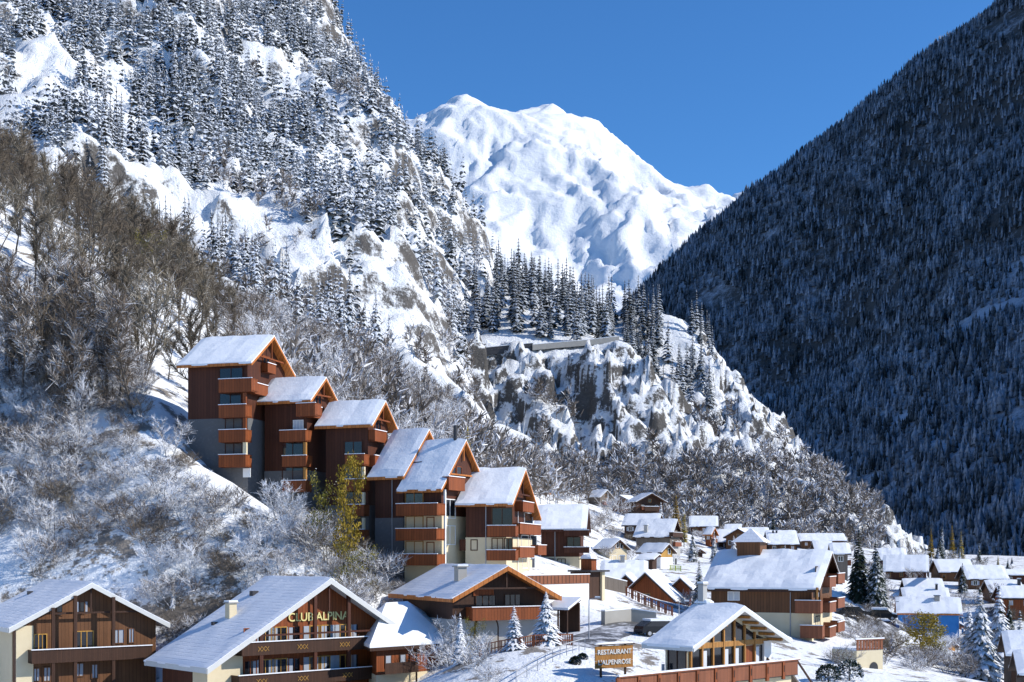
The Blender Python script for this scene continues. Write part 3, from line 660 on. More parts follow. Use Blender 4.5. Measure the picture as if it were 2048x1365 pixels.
    def roof_pt(h, x, y):
        """pixel on the front slope -> local point"""
        d = Vector(((x - CX) / F, 1, (HZ - y) / F)); a = h.loc(Vector((0, 0, 0))); e = h.loc(d) - a
        t = (h.top + h.t * a.y - a.z) / (e.z - h.t * e.y); return a + e * t
    def chimney(h, x, y, wd, ht, mat='plaster_cream', cap='concrete'):
        p = h.roof_pt(x, y); c = MB().box(p.x - wd / 2, p.x + wd / 2, p.y - wd / 2, p.y + wd / 2, p.z - .6, p.z + ht).build('chimney', mat, h.e)
        MB().box(p.x - wd * .68, p.x + wd * .68, p.y - wd * .68, p.y + wd * .68, p.z + ht + .002, p.z + ht + .12).build('cap', cap, c)
        MB().box(p.x - wd * .6, p.x + wd * .6, p.y - wd * .6, p.y + wd * .6, p.z + ht + .122, p.z + ht + .26).build('snow', 'snow_roof', c)
    def pipe(h, face, a, z0, z1, mat='metal_grey', out=.08):
        p, q = ((a, h.yf - out, z0), (a, h.yf - out, z1)) if face == 'f' else ((h.x1 + out, a, z0), (h.x1 + out, a, z1)); MB().tube(p, q, .055, .055, 6).build('downpipe', mat, h.e)
    def truss(h, mat='wood_orange', y0=None):
        """gable framing under the verge"""
        x = -.30; zt = h.top - h.rth; k = 0.62
        MB().beam((x, -h.df * k, zt - h.t * h.df * k - .02), (x, h.db * k, zt - h.t * h.db * k - .02 if abs(h.df - h.db) < .3 else zt - h.t * h.df * k - .02), .16).build('tie_beam', mat, h.e)
        MB().beam((x, 0, zt - h.t * min(h.df, h.db) * k), (x, 0, zt - .05), .14).build('king_post', mat, h.e)
posts_h = 2.5
def storeys(h, face, rects, **kw):
    for r in rects: h.balcony(face, r, **kw)

# ------------------------------------------------------------------ the stepped row of wooden blocks on the slope
GR = 'stepped wooden holiday blocks'
b1 = House('terraced_chalet', 'topmost wooden block of the stepped row, four balconies above a stone base', (548, 669), 146, -16.3, 34.6, 5.35, 5.33, 9.1, 4.0, 'wood_red', 'stone_wall', 834, group=GR, drop=4)
storeys(b1, 'f', [(437, 503, 759, 784), (437, 491, 811, 835), (437, 491, 861, 884), (437, 491, 911, 934)], depth=1.4)
for r in ((440, 485, 737, 758), (440, 482, 788, 810), (452, 484, 838, 860), (452, 484, 888, 910)): b1.window('f', r, 'wood_red')
y0, z0 = b1.yf, b1.fr(480, 784, 1.4)[1]
b1.balcony('g', (y0 + .1, y0 + 3.2, z0, z0 + 1.1), 0.85, local=True); b1.balcony('g', (-1.3, 0.7, z0 + 2.75, z0 + 3.7), 0.8, local=True); b1.window('g', (-1.0, .5, z0 + 2.9, z0 + 4.6), 'wood_orange', local=True)
for r in ((486, 492, 786, 811), (486, 492, 836, 861)): a0, a1, q0, q1 = b1.prect('f', r, 1.2); b1.put('f', a0, a1, q0, q1, .95, 1.25).build('post', 'wood_orange', b1.e)
for r in ((486, 493, 885, 910),): a0, a1, q0, q1 = b1.prect('f', r, 1.2); b1.put('f', a0, a1, q0, q1, .95, 1.25).build('post', 'plaster_cream', b1.e)
a0, a1, q0, q1 = b1.prect('f', (486, 501, 937, 955), .3); b1.put('f', a0, a1, q0, q1, .25, .32).build('notice_panel', 'paint_white', b1.e); b1.truss()

b2 = House('terraced_chalet', 'second block down the stepped row, white curtains in its front window', (652, 752), 145, -20, 39.3, 3.5, 3.2, 7.1, 2.0, 'wood_red', 'stone_wall', 940, group=GR, drop=4)
storeys(b2, 'f', [(592, 630, 808, 832), (559, 611, 862, 883), (564, 612, 913, 933), (564, 611, 963, 984)], depth=1.4)
b2.window('f', (588, 606, 842, 861), 'paint_white', 'curtain', mull=2)
for r in ((566, 606, 886, 911), (566, 606, 936, 961)): b2.window('f', r, 'wood_red')
y0, z0 = b2.yf, b2.fr(610, 832, 1.4)[1]; b2.balcony('g', (y0 + .1, y0 + 2.0, z0, z0 + 1.15), .8, local=True); b2.window('g', (-1.0, .4, z0 + 1.0, z0 + 2.8), 'wood_orange', local=True); b2.truss()
for r in ((607, 612, 885, 912), (607, 612, 935, 962)): a0, a1, q0, q1 = b2.prect('f', r, 1.2); b2.put('f', a0, a1, q0, q1, .95, 1.25).build('post', 'wood_honey', b2.e)
b2.pipe('f', b2.fr(517, 850)[0], 4, b2.zf)

b3 = House('terraced_chalet', 'third block of the stepped row, half hidden behind the golden larch', (771, 799), 144, -18.6, 40, 3.45, 3.45, 6.9, -1.0, 'wood_red', 'stone_wall', 1010, group=GR, drop=4)
storeys(b3, 'f', [(690, 728, 910, 931), (690, 728, 960, 981), (690, 728, 1011, 1032), (690, 728, 1061, 1082)], depth=1.4)
for r in ((690, 724, 884, 909), (690, 724, 934, 959), (690, 724, 985, 1010)): b3.window('f', r, 'wood_red')
for r in ((724, 729, 934, 959), (724, 729, 985, 1010), (724, 729, 1036, 1060)): a0, a1, q0, q1 = b3.prect('f', r, 1.2); b3.put('f', a0, a1, q0, q1, .95, 1.25).build('post', 'plaster_cream', b3.e)
y0, z0 = b3.yf, b3.fr(740, 882, 0)[1]; b3.balcony('g', (y0 + .1, y0 + 3.2, z0, z0 + 1.15), .8, local=True); b3.balcony('g', (y0 + .1, y0 + 2.0, z0 - 2.8, z0 - 1.65), .8, local=True); b3.window('g', (-.8, .6, z0 + 1.2, z0 + 2.7), 'wood_orange', local=True); b3.truss()

b4 = House('terraced_chalet', 'narrow fourth block with a long steep snowy roof above a tall grey stone wall', (858, 856), 143, -28, 46, 5.2, 2.6, 4.6, -4.0, 'wood_red', 'stone_wall', 1035, group=GR, drop=3, og=.5)
b4.pipe('f', b4.fr(785, 1000)[0], 0, b4.zf); b4.truss()

b5 = House('terraced_chalet', 'fifth block with cream walls, three orange balcony tiers and a black chimney pipe', (932, 877), 140, -27, 46, 5.3, 2.9, 5.4, -4.5, 'wood_red', 'plaster_cream', 1031, group=GR, drop=3, og=.5)
b5x = b5.x0
storeys(b5, 'f', [(792, 874, 1009, 1031), (791, 873, 1059, 1081), (790, 874, 1110, 1131)], depth=1.7)
for r in ((812, 846, 985, 1008), (813, 846, 1034, 1058), (813, 846, 1084, 1108)): b5.window('f', r, 'wood_honey')
for r in ((855, 868, 1036, 1058), (855, 868, 1086, 1108)): b5.window('f', r, 'wood_orange', 'plaster_cream', mull=0, name='door')
a0, a1, q0, q1 = b5.prect('g', (898, 930, 956, 981), .8); b5.balcony('g', (a0, a1, q0, q1), .8, local=True)
for r in ((900, 910, 935, 955), (913, 922, 935, 955)): b5.window('g', r, 'wood_orange', mull=0)
for zz in (q0 - 2.9, q0 - 5.7): b5.window('g', (-3.8, -1.6, zz, zz + 1.9), 'paint_white', local=True); 
b5.put('g', a0 - .25, a0 - .05, -2, q0, .3, .5).build('post', 'paint_white', b5.e)
b5.truss('wood_trim'); p = b5.roof_pt(911, 884); MB().tube((p.x, p.y, p.z - .3), (p.x, p.y, p.z + 1.75), .22, .22, 10).build('chimney_pipe', 'metal_dark', b5.e)
p = b5.roof_pt(836, 930); MB().beam(p + Vector((-.6, 0, .25)), p + Vector((.5, 0, .3)), .12).build('snow_guard', 'metal_dark', b5.e)

b6 = House('terraced_chalet', 'lowest block of the stepped row with wide gable, cream ground floor and white downpipe', (1051, 935), 142, -14, 34, 5.9, 7.6, 6.2, -3.0, 'wood_red', 'plaster_cream', 1075, group=GR, drop=3)
storeys(b6, 'f', [(974, 1031, 1053, 1073), (973, 1031, 1102, 1121)], depth=1.3)
for r in ((985, 1024, 1017, 1051), (985, 1005, 1078, 1100), (1010, 1024, 1078, 1100)): b6.window('f', r, 'wood_brown')
for r in ((921, 930, 1081, 1100), (943, 954, 1081, 1100)): b6.window('f', r, 'wood_red', 'wood_red', mull=0)
for r in ((1040, 1082, 1050, 1069), (1046, 1068, 1006, 1024), (1040, 1069, 1096, 1115), (1076, 1093, 1092, 1110)): b6.balcony('g', b6.prect('g', r, .9), .9, local=True)
for r in ((1042, 1056, 1072, 1095), (1060, 1072, 1072, 1095), (1048, 1064, 1027, 1048), (1044, 1054, 1118, 1136), (1058, 1068, 1118, 1136)): b6.window('g', r, 'paint_white', mull=0)
b6.pipe('g', b6.ga(1036, 1080, .15)[0], -1, b6.ga(1036, 1016, .15)[1], 'paint_white', .15); b6.pipe('f', b6.fr(972, 1050)[0], 0, b6.zf); b6.truss('wood_red')

b7 = House('terraced_chalet', 'dark red wooden block with snow-white roof just below the stepped row', (1177, 1009), 168, -6, 27, 6.2, 6.0, 6.6, -3.0, 'wood_red', 'plaster_cream', 1114, group=GR, drop=3, trim='wood_red')
storeys(b7, 'f', [(1128, 1178, 1096, 1106), (1128, 1178, 1062, 1072)], depth=1.2, mat='wood_red')
for r in ((1096, 1106, 1119, 1135), (1116, 1130, 1119, 1135), (1135, 1160, 1075, 1094)): b7.window('f', r, 'wood_red')
b7.pipe('f', b7.fr(1110, 1100)[0], 0, b7.zf)
# ------------------------------------------------------------------ chalets in front
c1 = House('wooden_chalet', 'brown chalet in the corner with grey verge, long carved balcony and yellow-framed windows', (184, 1164), 115, -54, 28, 7.1, 7.1, 14, -13.0, 'wood_brown', None, None, og=1.0, oe=.9, snow=.16, snow_mat='snow_tiles', trim='fascia_grey', tv=.34, cat='chalet')
c1.box('lower_wall', 'plaster_cream', c1.x0 + .3, c1.x1 - 1.2, c1.yf - .06, c1.yf + 1.2, -2.5, c1.zf - .2)
a0, a1, q0, q1 = c1.prect('g', (36, 64, 1250, 1365)); c1.put('g', c1.yf - .05, c1.ga(66, 1300)[0], -2.5, c1.zf - .1, .004, .10).build('corner_wall', 'plaster_cream', c1.e)
a0, a1, q0, q1 = c1.prect('g', (64, 304, 1306, 1331), 1.3); zb = c1.ga(185, 1322, 1.3)[1]; zt = c1.ga(185, 1298, 1.3)[1]
c1.balcony('g', (a0, a1, zb, zt), 1.3, 'wood_dark', local=True)
for r in ((69, 92, 1270, 1302), (150, 185, 1264, 1298)): c1.window('g', r, 'wood_yellow', mull=2)
for r in ((226, 247, 1260, 1286), (258, 267, 1258, 1285)): c1.window('g', r, 'wood_brown', 'shutter_grey', mull=1)
for r in ((114, 124, 1210, 1230), (160, 168, 1205, 1227)): c1.window('g', r, 'wood_brown', mull=0, shutters='shutter_grey' if r[0] > 150 else None)
for r in ((68, 78, 1338, 1362), (88, 100, 1336, 1362), (150, 166, 1328, 1352), (184, 194, 1330, 1356)): c1.window('g', r, 'wood_brown', 'shutter_grey', mull=1)
for xx in (102, 146, 222): yy, _ = c1.ga(xx, 1280, .5); zz = c1.top - c1.rth - c1.t * abs(yy); c1.put('g', yy - .14, yy + .14, -2.5, zz - .02, 1.02, 1.25).build('post', 'wood_dark', c1.e)
c1.truss('wood_dark')

cl = House('hotel_chalet', 'wide wooden hotel chalet with yellow name letters on its gable and tiled snowy roof', (662, 1155), 115, -47.8, 30.7, 12.2, 7.2, 11, -13.0, 'wood_orange', None, None, og=1.6, oe=.9, snow=.16, snow_mat='snow_tiles', trim='fascia_grey', tv=.40, cat='hotel')
y1_ = cl.ga(484, 1300)[0]; MB().prism([(cl.x1 + .004, cl.yf - .05, -2.5), (cl.x1 + .004, y1_, -2.5), (cl.x1 + .004, y1_, cl.top - cl.rth - cl.t * -y1_ - .04), (cl.x1 + .004, cl.yf - .05, cl.zf - .08)], (.116, 0, 0)).build('corner_wall', 'plaster_cream', cl.e)
cl.box('side_wall', 'wood_red', cl.x0 - .02, cl.x1 - 2.5, cl.yf - .05, cl.yf - .006, -2.5, cl.zf - .3); cl.box('side_wall', 'plaster_cream', cl.x1 - 2.4, cl.x1 - .006, cl.yf - .05, cl.yf - .006, -2.5, cl.zf - .3)
cl.window('g', (440, 462, 1326, 1352), 'wood_brown', shutters=None, mull=1)
for (xa, xb, ya, yb) in ((484, 737, 1297, 1321), (478, 745, 1360, 1384)):
    a0, a1, _, _ = cl.prect('g', (xa, xb, ya, yb), 1.4); xm = (xa + xb) / 2; z_lo, z_hi = cl.ga(xm, ya + 8, 1.4)[1], cl.ga(xm, ya - 15, 1.4)[1]
    f_ = cl.balcony('g', (a0, a1, z_lo, z_hi), 1.4, 'wood_dark', local=True)
    for i in range(3):
        yc = a0 + (a1 - a0) * (.16, .46, .80)[i]; zc = (z_lo + z_hi) / 2; m = MB()
        for s in (-1, 1): [m.beam((cl.x1 + 1.415, yc + dd_ - .17, zc - .2 * s), (cl.x1 + 1.415, yc + dd_ + .17, zc + .2 * s), .035) for dd_ in (-.36, 0, .36)]
        m.build('carved_cross', 'wood_yellow', f_)
    zf_ = z_lo + .1
    for (xx, sh) in ((500, 0), (530, 1), (561, 1), (588, 0), (630, 1), (648, 1), (690, 1), (705, 0)):
        yy = cl.ga(xx, ya - 20)[0]
        if yy < cl.yf + 1.6: continue
        cl.window('g', (yy - .55, yy + .55, zf_ + .1, zf_ + 2.05), 'wood_yellow' if sh else 'wood_orange', 'glass', shutters='shutter_grey' if sh else None, mull=1, local=True, name='balcony_door')
for xx in (522, 630, 697): yy, _ = cl.ga(xx, 1290, 1.25); zz = cl.top - cl.rth - cl.t * abs(yy); cl.put('g', yy - .16, yy + .16, -2.5, zz - .02, 1.12, 1.37).build('post', 'wood_red', cl.e)
def lettering(text, name, parent, mat, size, place, ex=.03):
    cu = bpy.data.curves.new(name, 'FONT'); cu.body = text; cu.size = size; cu.extrude = ex; cu.align_x = 'CENTER'; cu.align_y = 'CENTER'; cu.offset = size * .012
    tmp = bpy.data.objects.new('tmp', cu); COL.objects.link(tmp); dg = bpy.context.evaluated_depsgraph_get(); dg.update()
    me = bpy.data.meshes.new_from_object(tmp.evaluated_get(dg)); bpy.data.objects.remove(tmp); me.materials.clear(); me.materials.append(M[mat])
    o = link(name, me, parent); o.matrix_local = place; return o
m_plain('sign_yellow', (0.70, 0.60, 0.22), (0.80, 0.70, 0.34)); m_plain('sign_white', (0.72, 0.72, 0.70), (0.85, 0.85, 0.84))
ya, za = cl.ga(638, 1234, .1)
GAB = lambda h, y, z, out: Matrix.Translation((h.x1 + out, y, z)) @ Matrix(((0, 0, 1, 0), (1, 0, 0, 0), (0, 1, 0, 0), (0, 0, 0, 1)))
lettering('CLUB ALPINA', 'lettering', cl.e, 'sign_yellow', 1.05, GAB(cl, ya, za, .09))
cl.chimney(462, 1236, .75, 1.3, 'plaster_cream'); p = cl.roof_pt(508, 1192); MB().box(p.x - .3, p.x + .3, p.y - .3, p.y + .3, p.z, p.z + .45).build('roof_vent', 'metal_dark', cl.e); p = cl.roof_pt(429, 1252); MB().box(p.x - .22, p.x + .22, p.y - .22, p.y + .22, p.z, p.z + .35).build('roof_vent', 'metal_dark', cl.e)
p = c1.roof_pt(60, 1190); MB().box(p.x - .22, p.x + .22, p.y - .22, p.y + .22, p.z, p.z + .35).build('roof_vent', 'metal_dark', c1.e)
cl.truss('wood_red')
# low annex with a hipped roof, built out from the hotel's right side
A_, B_, Q_, P_ = at(740, 1297, 114.8), at(896, 1287, 121.3), at(815, 1209, 124.5), at(772, 1212, 122.5); A2, B2 = Vector((A_.x - 3.5, 127, A_.z)), Vector((B_.x + 1.0, 129, B_.z))
an = empty('annex_building', ((A_.x + B_.x) / 2, 120, -13.0)); tag(an, 'lower annex with thick unbroken white roof beside the hotel chalet', 'annex'); o_ = an.location
def hip(lift, th, gx, name, mat, par):
    c_ = (A_ + B_ + A2 + B2) / 4; pts = [q + (Vector((q.x - c_.x, q.y - c_.y, 0)).normalized() * gx if i < 4 else Vector()) + Vector((0, 0, lift)) - o_ for i, q in enumerate((A_, B_, B2, A2, Q_, P_))]
    V = [tuple(p) for p in pts] + [tuple(p - Vector((0, 0, th))) for p in pts[:4]]
    return MB().add(V, [(0, 1, 4, 5), (1, 2, 4), (2, 3, 5, 4), (3, 0, 5), (0, 6, 7, 1), (1, 7, 8, 2), (2, 8, 9, 3), (3, 9, 6, 0), (9, 8, 7, 6)]).build(name, mat, par)
rf_ = hip(0, .28, 0, 'roof', 'wood_dark', an); hip(.30, .28, .06, 'snow', 'snow_roof', rf_)
def ins(q, k_): c_ = (A_ + B_ + A2 + B2) / 4; return Vector((q.x + (c_.x - q.x) * k_, q.y + (c_.y - q.y) * k_, 0)) - Vector((o_.x, o_.y, 0))
for nm, mt, k_, za_, zb_ in (('wall', 'wood_orange', .16, -10.75, A_.z - .29), ('lower_wall', 'plaster_cream', .152, -16, -10.76)):
    MB().prism([ins(q, k_) + Vector((0, 0, za_ - o_.z)) for q in (A_, B_, B2, A2)], (0, 0, zb_ - za_)).build(nm, mt, an)
a_, b_ = ins(A_, .16), ins(B_, .16); fd = (b_ - a_).normalized(); fn = Vector((fd.y, -fd.x, 0))
for t0, t1 in ((.12, .22), (.34, .44)):
    w_ = MB().prism([a_ + (b_ - a_) * t + fn * .01 + Vector((0, 0, z_ - o_.z)) for t, z_ in ((t0, -10.2), (t1, -10.2), (t1, -9.0), (t0, -9.0))], fn * .05).build('window', 'wood_dark', an)
    MB().prism([a_ + (b_ - a_) * t + fn * .062 + Vector((0, 0, z_ - o_.z)) for t, z_ in ((t0 + .015, -10.1), (t1 - .015, -10.1), (t1 - .015, -9.1), (t0 + .015, -9.1))], fn * .01).build('pane', 'shutter_grey', w_)
bl_ = MB().prism([a_ + (b_ - a_) * t + fn * d_ + Vector((0, 0, -10.6 - o_.z)) for t, d_ in ((.02, .02), (.52, .02), (.52, 1.0), (.02, 1.0))], (0, 0, .12)).build('balcony', 'wood_dark', an)
MB().prism([a_ + (b_ - a_) * t + fn * d_ + Vector((0, 0, -10.65 - o_.z)) for t, d_ in ((.02, 1.002), (.52, 1.002), (.52, 1.06), (.02, 1.06))], (0, 0, 1.0)).build('railing', 'wood_dark', bl_)
for t in (.55, .97): q = a_ + (b_ - a_) * t + fn * .5; MB().box(q.x - .08, q.x + .08, q.y - .08, q.y + .08, -3, A_.z - .3 - o_.z).build('post', 'wood_dark', an)

c2 = House('wooden_chalet', 'open-gabled chalet with orange balcony over a grey arched ground floor', (1016, 1130), 121, -62, 27, 5.7, 5.7, 15, -8.6, 'wood_dark', 'plaster_grey', None, og=1.7, oe=.8, snow=.16, snow_mat='snow_tiles', cat='chalet', tv=.36)
zb = c2.ga(1010, 1240, 1.4)[1]; zt = c2.ga(1010, 1216, 1.4)[1]; a0, a1, _, _ = c2.prect('g', (945, 1082, 1216, 1240), 1.4)
c2.balcony('g', (a0, a1, zb, zt), 1.4, 'wood_orange', local=True); c2.truss('wood_dark')
for r in ((952, 990, 1192, 1214), (1010, 1040, 1190, 1212)): c2.window('g', r, 'wood_dark', mull=2)
c2.window('g', (948, 985, 1181, 1190), 'wood_orange', 'wood_orange', mull=0, name='gable_panel')
def arch(h, yc, wd, ht, out, name, mat, parent=None):
    pts = [(yc - wd / 2, -1.0), (yc + wd / 2, -1.0), (yc + wd / 2, ht - wd / 2)] + [(yc + wd / 2 * math.cos(t), ht - wd / 2 + wd / 2 * math.sin(t)) for t in [math.pi * i / 10 for i in range(1, 10)]] + [(yc - wd / 2, ht - wd / 2)]
    return MB().prism([(h.x1 + out, y, z) for y, z in pts], (.05, 0, 0)).build(name, mat, parent or h.e)
yc, zc = c2.ga(972, 1262); ar = arch(c2, yc, 2.6, zc + 1.6, .05, 'arch_surround', 'wood_dark'); arch(c2, yc, 2.25, zc + 1.42, .11, 'garage_door', 'concrete', ar)
c2.chimney(921, 1162, .9, 1.3, 'concrete')
MB().prism([(c2.x1 + .2, c2.ga(1060, 1280, .5)[0], -1), (c2.x1 + .2, c2.ga(1100, 1280, .5)[0], -1), (c2.x1 + .2, c2.ga(1098, 1245, .5)[0], c2.ga(1090, 1248, .5)[1])], (.3, 0, 0)).build('buttress', 'plaster_grey', c2.e)
porch = empty('porch', at(1132, 1250, 124), R(-40)); porch.scale = (.72,) * 3; tag(porch, 'small snow-topped porch on dark posts against the white wall', 'porch')
MB().prism([(-2.2, -1.6, 1.9), (1.6, -1.6, 1.9), (1.3, 1.6, 3.2), (-2.2, 1.6, 3.2)], (0, 0, .14)).build('roof', 'wood_dark', porch); MB().prism([(-2.25, -1.7, 2.045), (1.65, -1.7, 2.045), (1.35, 1.6, 3.38), (-2.25, 1.6, 3.38)], (0, 0, .3)).build('snow', 'snow_roof', porch)
for x_ in (-1.9, -.3, 1.2): MB().box(x_ - .09, x_ + .09, -1.4, -1.22, -1.5, 1.88).build('post', 'wood_dark', porch)
MB().box(-2.1, 1.2, 1.3, 1.5, -1.5, 2.9).build('wall', 'wood_dark', porch)

# white building with a painted wall
k = NB('mural'); o = k.pos(True); n1 = k.noise(.55, 3, .5, vec=o); n2 = k.noise(.8, 3, .5, vec=o, stretch=(1, 1, .35)); sp = k.n('ShaderNodeSeparateXYZ'); k.l(o, sp.inputs[0])
inb = k.math('MULTIPLY', k.ramp(sp.outputs[1], -7.5, -5.0), k.ramp(sp.outputs[2], 4.4, 2.6))
c_ = k.mix(k.math('MULTIPLY', k.ramp(n1, .56, .66), inb), (0.82, 0.82, 0.82), (0.38, 0.56, 0.62)); c_ = k.mix(k.math('MULTIPLY', k.ramp(n2, .60, .68), inb), c_, (0.62, 0.22, 0.14)); c_ = k.mix(k.math('MULTIPLY', k.ramp(k.noise(.9, 2, .5, vec=o, stretch=(1, 1.3, .5)), .62, .70), inb), c_, (0.70, 0.48, 0.28))
k.col(c_); k.rough(.8); M['mural'] = k.m
mb = empty('painted_building', at(1178, 1258, 140), R(-42)); tag(mb, 'white flat-topped building with faded mural and red-brown roof terrace railing', 'building')
MB().box(-9, 0, -13, 0, -3, 4.9).build('wall', 'plaster_white', mb)
MB().add([(.015, -13, -.5), (.015, -.05, -.5), (.015, -.05, 4.6), (.015, -13, 4.6)], [(0, 1, 2, 3)]).build('mural', 'mural', mb)
par = MB(); par.box(-.1, .06, -13.1, .06, 4.91, 5.85); MB_ = par.build('railing', 'wood_rail', mb)
for i in range(22): MB().box(.062, .075, -13 + i * .6, -12.93 + i * .6, 4.95, 5.8).build('rail_batten', 'wood_dark', MB_)
MB().box(-.14, .10, -13.1, .1, 5.852, 5.95).build('snow', 'snow_roof', mb); MB().box(-8.9, -.15, -12.9, -.1, 4.903, 5.2).build('terrace_snow', 'snow_roof', mb)
MB().box(-2.6, -.5, .01, 2.6, -3, 6.1).build('side_wing', 'wood_dark', mb)
for x_, m_ in ((-.5, 'plaster_cream'), (-2.4, 'wood_dark')): MB().box(x_ - .25, x_ + .25, 2.61, 3.1, -3, 6.1).build('pillar', m_, mb)
MB().box(-3, .2, .02, 3.4, 6.11, 6.3).build('wing_roof', 'metal_dark', mb)
kz = empty('wooden_kiosk', mb.location + Vector((math.cos(R(-42)) * -1.4 - math.sin(R(-42)) * 1.7, math.sin(R(-42)) * -1.4 + math.cos(R(-42)) * 1.7, 6.3)), R(-30)); tag(kz, 'small square wooden cabin with a domed snow cap beside the roof terrace', 'cabin')
MB().box(-.65, .65, -.6, .6, 0, 1.15).build('wall', 'wood_orange', kz); MB().prism([(-.85, -.8, 1.155), (.85, -.8, 1.155), (.85, .8, 1.155), (-.85, .8, 1.155)], (0, 0, .08)).build('roof', 'wood_dark', kz)
def dome(a, b, z, ht, n=14, rings=4):
    m = MB(); V = []; Q = []
    for j in range(rings + 1):
        t = j / rings * math.pi / 2
        for i in range(n):
            u = math.tau * i / n; sq = (abs(math.cos(u)) ** 4 + abs(math.sin(u)) ** 4) ** -.25; V.append((a * sq * math.cos(u) * math.cos(t), b * sq * math.sin(u) * math.cos(t), z + ht * math.sin(t)))
    for j in range(rings):
        for i in range(n): Q.append((j * n + i, j * n + (i + 1) % n, (j + 1) * n + (i + 1) % n, (j + 1) * n + i))
    return m.add(V, Q)
dome(.88, .82, 1.24, .55).build('snow', 'snow_roof', kz)

# restaurant with glazed gable and timber deck
rs = House('restaurant_building', 'cream restaurant with tall glazed gable front and timber deck', (1488, 1209), 97, -46, 24, 6.1, 6.1, 4.7, -10.6, 'plaster_cream', None, None, og=1.5, oe=.8, snow=.30, trim='fascia_grey', tv=.22, cat='restaurant')
zs0 = rs.ga(1480, 1291)[1]; zs1 = rs.ga(1480, 1281)[1]; rs.put('g', rs.yf + .35, rs.yb - .35, zs0, zs1, .004, .16).build('cross_beam', 'wood_honey', rs.e)
ng = 7; ys = [rs.yf + .7 + (rs.yb - rs.yf - 1.4) * i / ng for i in range(ng + 1)]
for i in range(ng):
    ya_, yb_ = ys[i] + .09, ys[i + 1] - .09; zz = lambda y: rs.top - rs.rth - rs.t * abs(y) - .42
    if zz(ya_) > zs1 + .15 or zz(yb_) > zs1 + .15:
        pts = [(ya_, zs1 + .06), (yb_, zs1 + .06), (yb_, max(zs1 + .08, zz(yb_))), (ya_, max(zs1 + .08, zz(ya_)))]
        if ya_ < 0 < yb_: pts.insert(3, (0, zz(0)))
        w_ = MB().prism([(rs.x1 + .004, y, z) for y, z in pts], (.05, 0, 0)).build('gable_window', 'glass', rs.e)
    ww = rs.put('g', ya_, yb_, .15, zs0 - .08, .004, .05).build('window', 'glass' if i != 5 else 'wood_orange', rs.e)
    if i in (1, 3, 4, 6): rs.put('g', ya_ + .1, ya_ + .55, .3, zs0 - .2, .052, .075).build('curtain', 'curtain', ww)
for y in ys: rs.put('g', y - .075, y + .075, .0, max(zs1, rs.top - rs.rth - rs.t * abs(y) - .3), .004, .20).build('mullion', 'wood_honey', rs.e)
rs.put('g', rs.yb - .9, rs.yb + .02, -2, zs0 + .2, .006, .24).build('corner_pier', 'plaster_white', rs.e)
for sgn, d_ in ((-1, rs.df), (1, rs.db)):
    for i in range(5): yy = sgn * (.9 + i * 1.05); zz_ = rs.top - rs.rth - rs.t * abs(yy); MB().box(rs.x1 + .01, -.12, yy - .11, yy + .11, zz_ - .22, zz_ - .02).build('rafter_end', 'wood_honey', rs.e)
a0, a1, q0, q1 = rs.prect('f', (1338, 1372, 1301, 1340)); rs.window('f', (a0, a1, q0, q1), 'wood_dark', local=True, mull=1)
rs.chimney(1405, 1212, .5, 1.6, 'plaster_grey'); p = rs.roof_pt(1405, 1212); dome(.8, .5, 0, .35).build('snow_mound', 'snow_roof', rs.e, p + Vector((0, .2, .2)))
MB().tube((rs.x0 + .2, rs.yf - .5, -1), (rs.x0 + .2, rs.yf - .5, 2.6), .12, .12, 8).build('flue', 'metal_grey', rs.e)
# deck: runs along the gable and round the side
dk = empty('timber_deck', rs.o + Vector((0, 0, 0)), rs.psi); tag(dk, 'raised timber deck with panelled brown railing in front of the restaurant', 'deck')
D0 = h_out = 3.2
ya_, yb_ = rs.ga(1236, 1350, D0)[0], rs.ga(1598, 1330, D0)[0]; zdk = rs.ga(1420, 1336, D0)[1]; zdk_lo = zdk - 1.05
MB().box(rs.x1 + .3, rs.x1 + D0 - .1, ya_, yb_, zdk_lo - .18, zdk_lo).build('floor', 'wood_grey', dk); MB().box(rs.x1 + .32, rs.x1 + D0 - .12, ya_ + .1, yb_ - .1, zdk_lo + .003, zdk_lo + .12).build('snow', 'snow_roof', dk)
MB().box(rs.x1 + .5, rs.x1 + D0 - .5, ya_ + .3, yb_ - .3, -5, zdk_lo - .19).build('base_wall', 'plaster_cream', dk)
npan = 10
for i in range(npan):
    p0 = ya_ + (yb_ - ya_) * i / npan; p1 = ya_ + (yb_ - ya_) * (i + 1) / npan
    rp = MB().box(rs.x1 + D0 - .05, rs.x1 + D0, p0 + .16, p1 - .16, zdk_lo - .1, zdk - .08).build('rail_panel', 'wood_rail', dk)
    MB().box(rs.x1 + D0 - .08, rs.x1 + D0 + .08, p0 - .15, p0 + .15, zdk_lo - .35, zdk - .08).build('rail_post', 'wood_orange', dk)
    MB().box(rs.x1 + D0 + .081, rs.x1 + D0 + .10, p0 - .05, p0 + .05, zdk_lo + .2, zdk - .35).build('diamond_inlay', 'wood_dark', dk)
MB().box(rs.x1 + D0 - .12, rs.x1 + D0 + .12, ya_, yb_, zdk - .078, zdk).build('handrail', 'wood_rail', dk); MB().box(rs.x1 + D0 - .11, rs.x1 + D0 + .11, ya_, yb_, zdk + .002, zdk + .10).build('rail_snow', 'snow_roof', dk)
for s_ in (0, 1):
    xs = rs.x1 + .3 + s_ * (D0 - .5); MB().beam((xs, yb_, zdk - .1), (xs, yb_ + 3.2, zdk - 3.0), .12).build('stair_rail', 'wood_dark', dk)
MB().beam((rs.x1 + 1.6, yb_, zdk_lo - .2), (rs.x1 + 1.6, yb_ + 3.2, zdk_lo - 3.1), 2.2, .15).build('stair', 'wood_grey', dk)
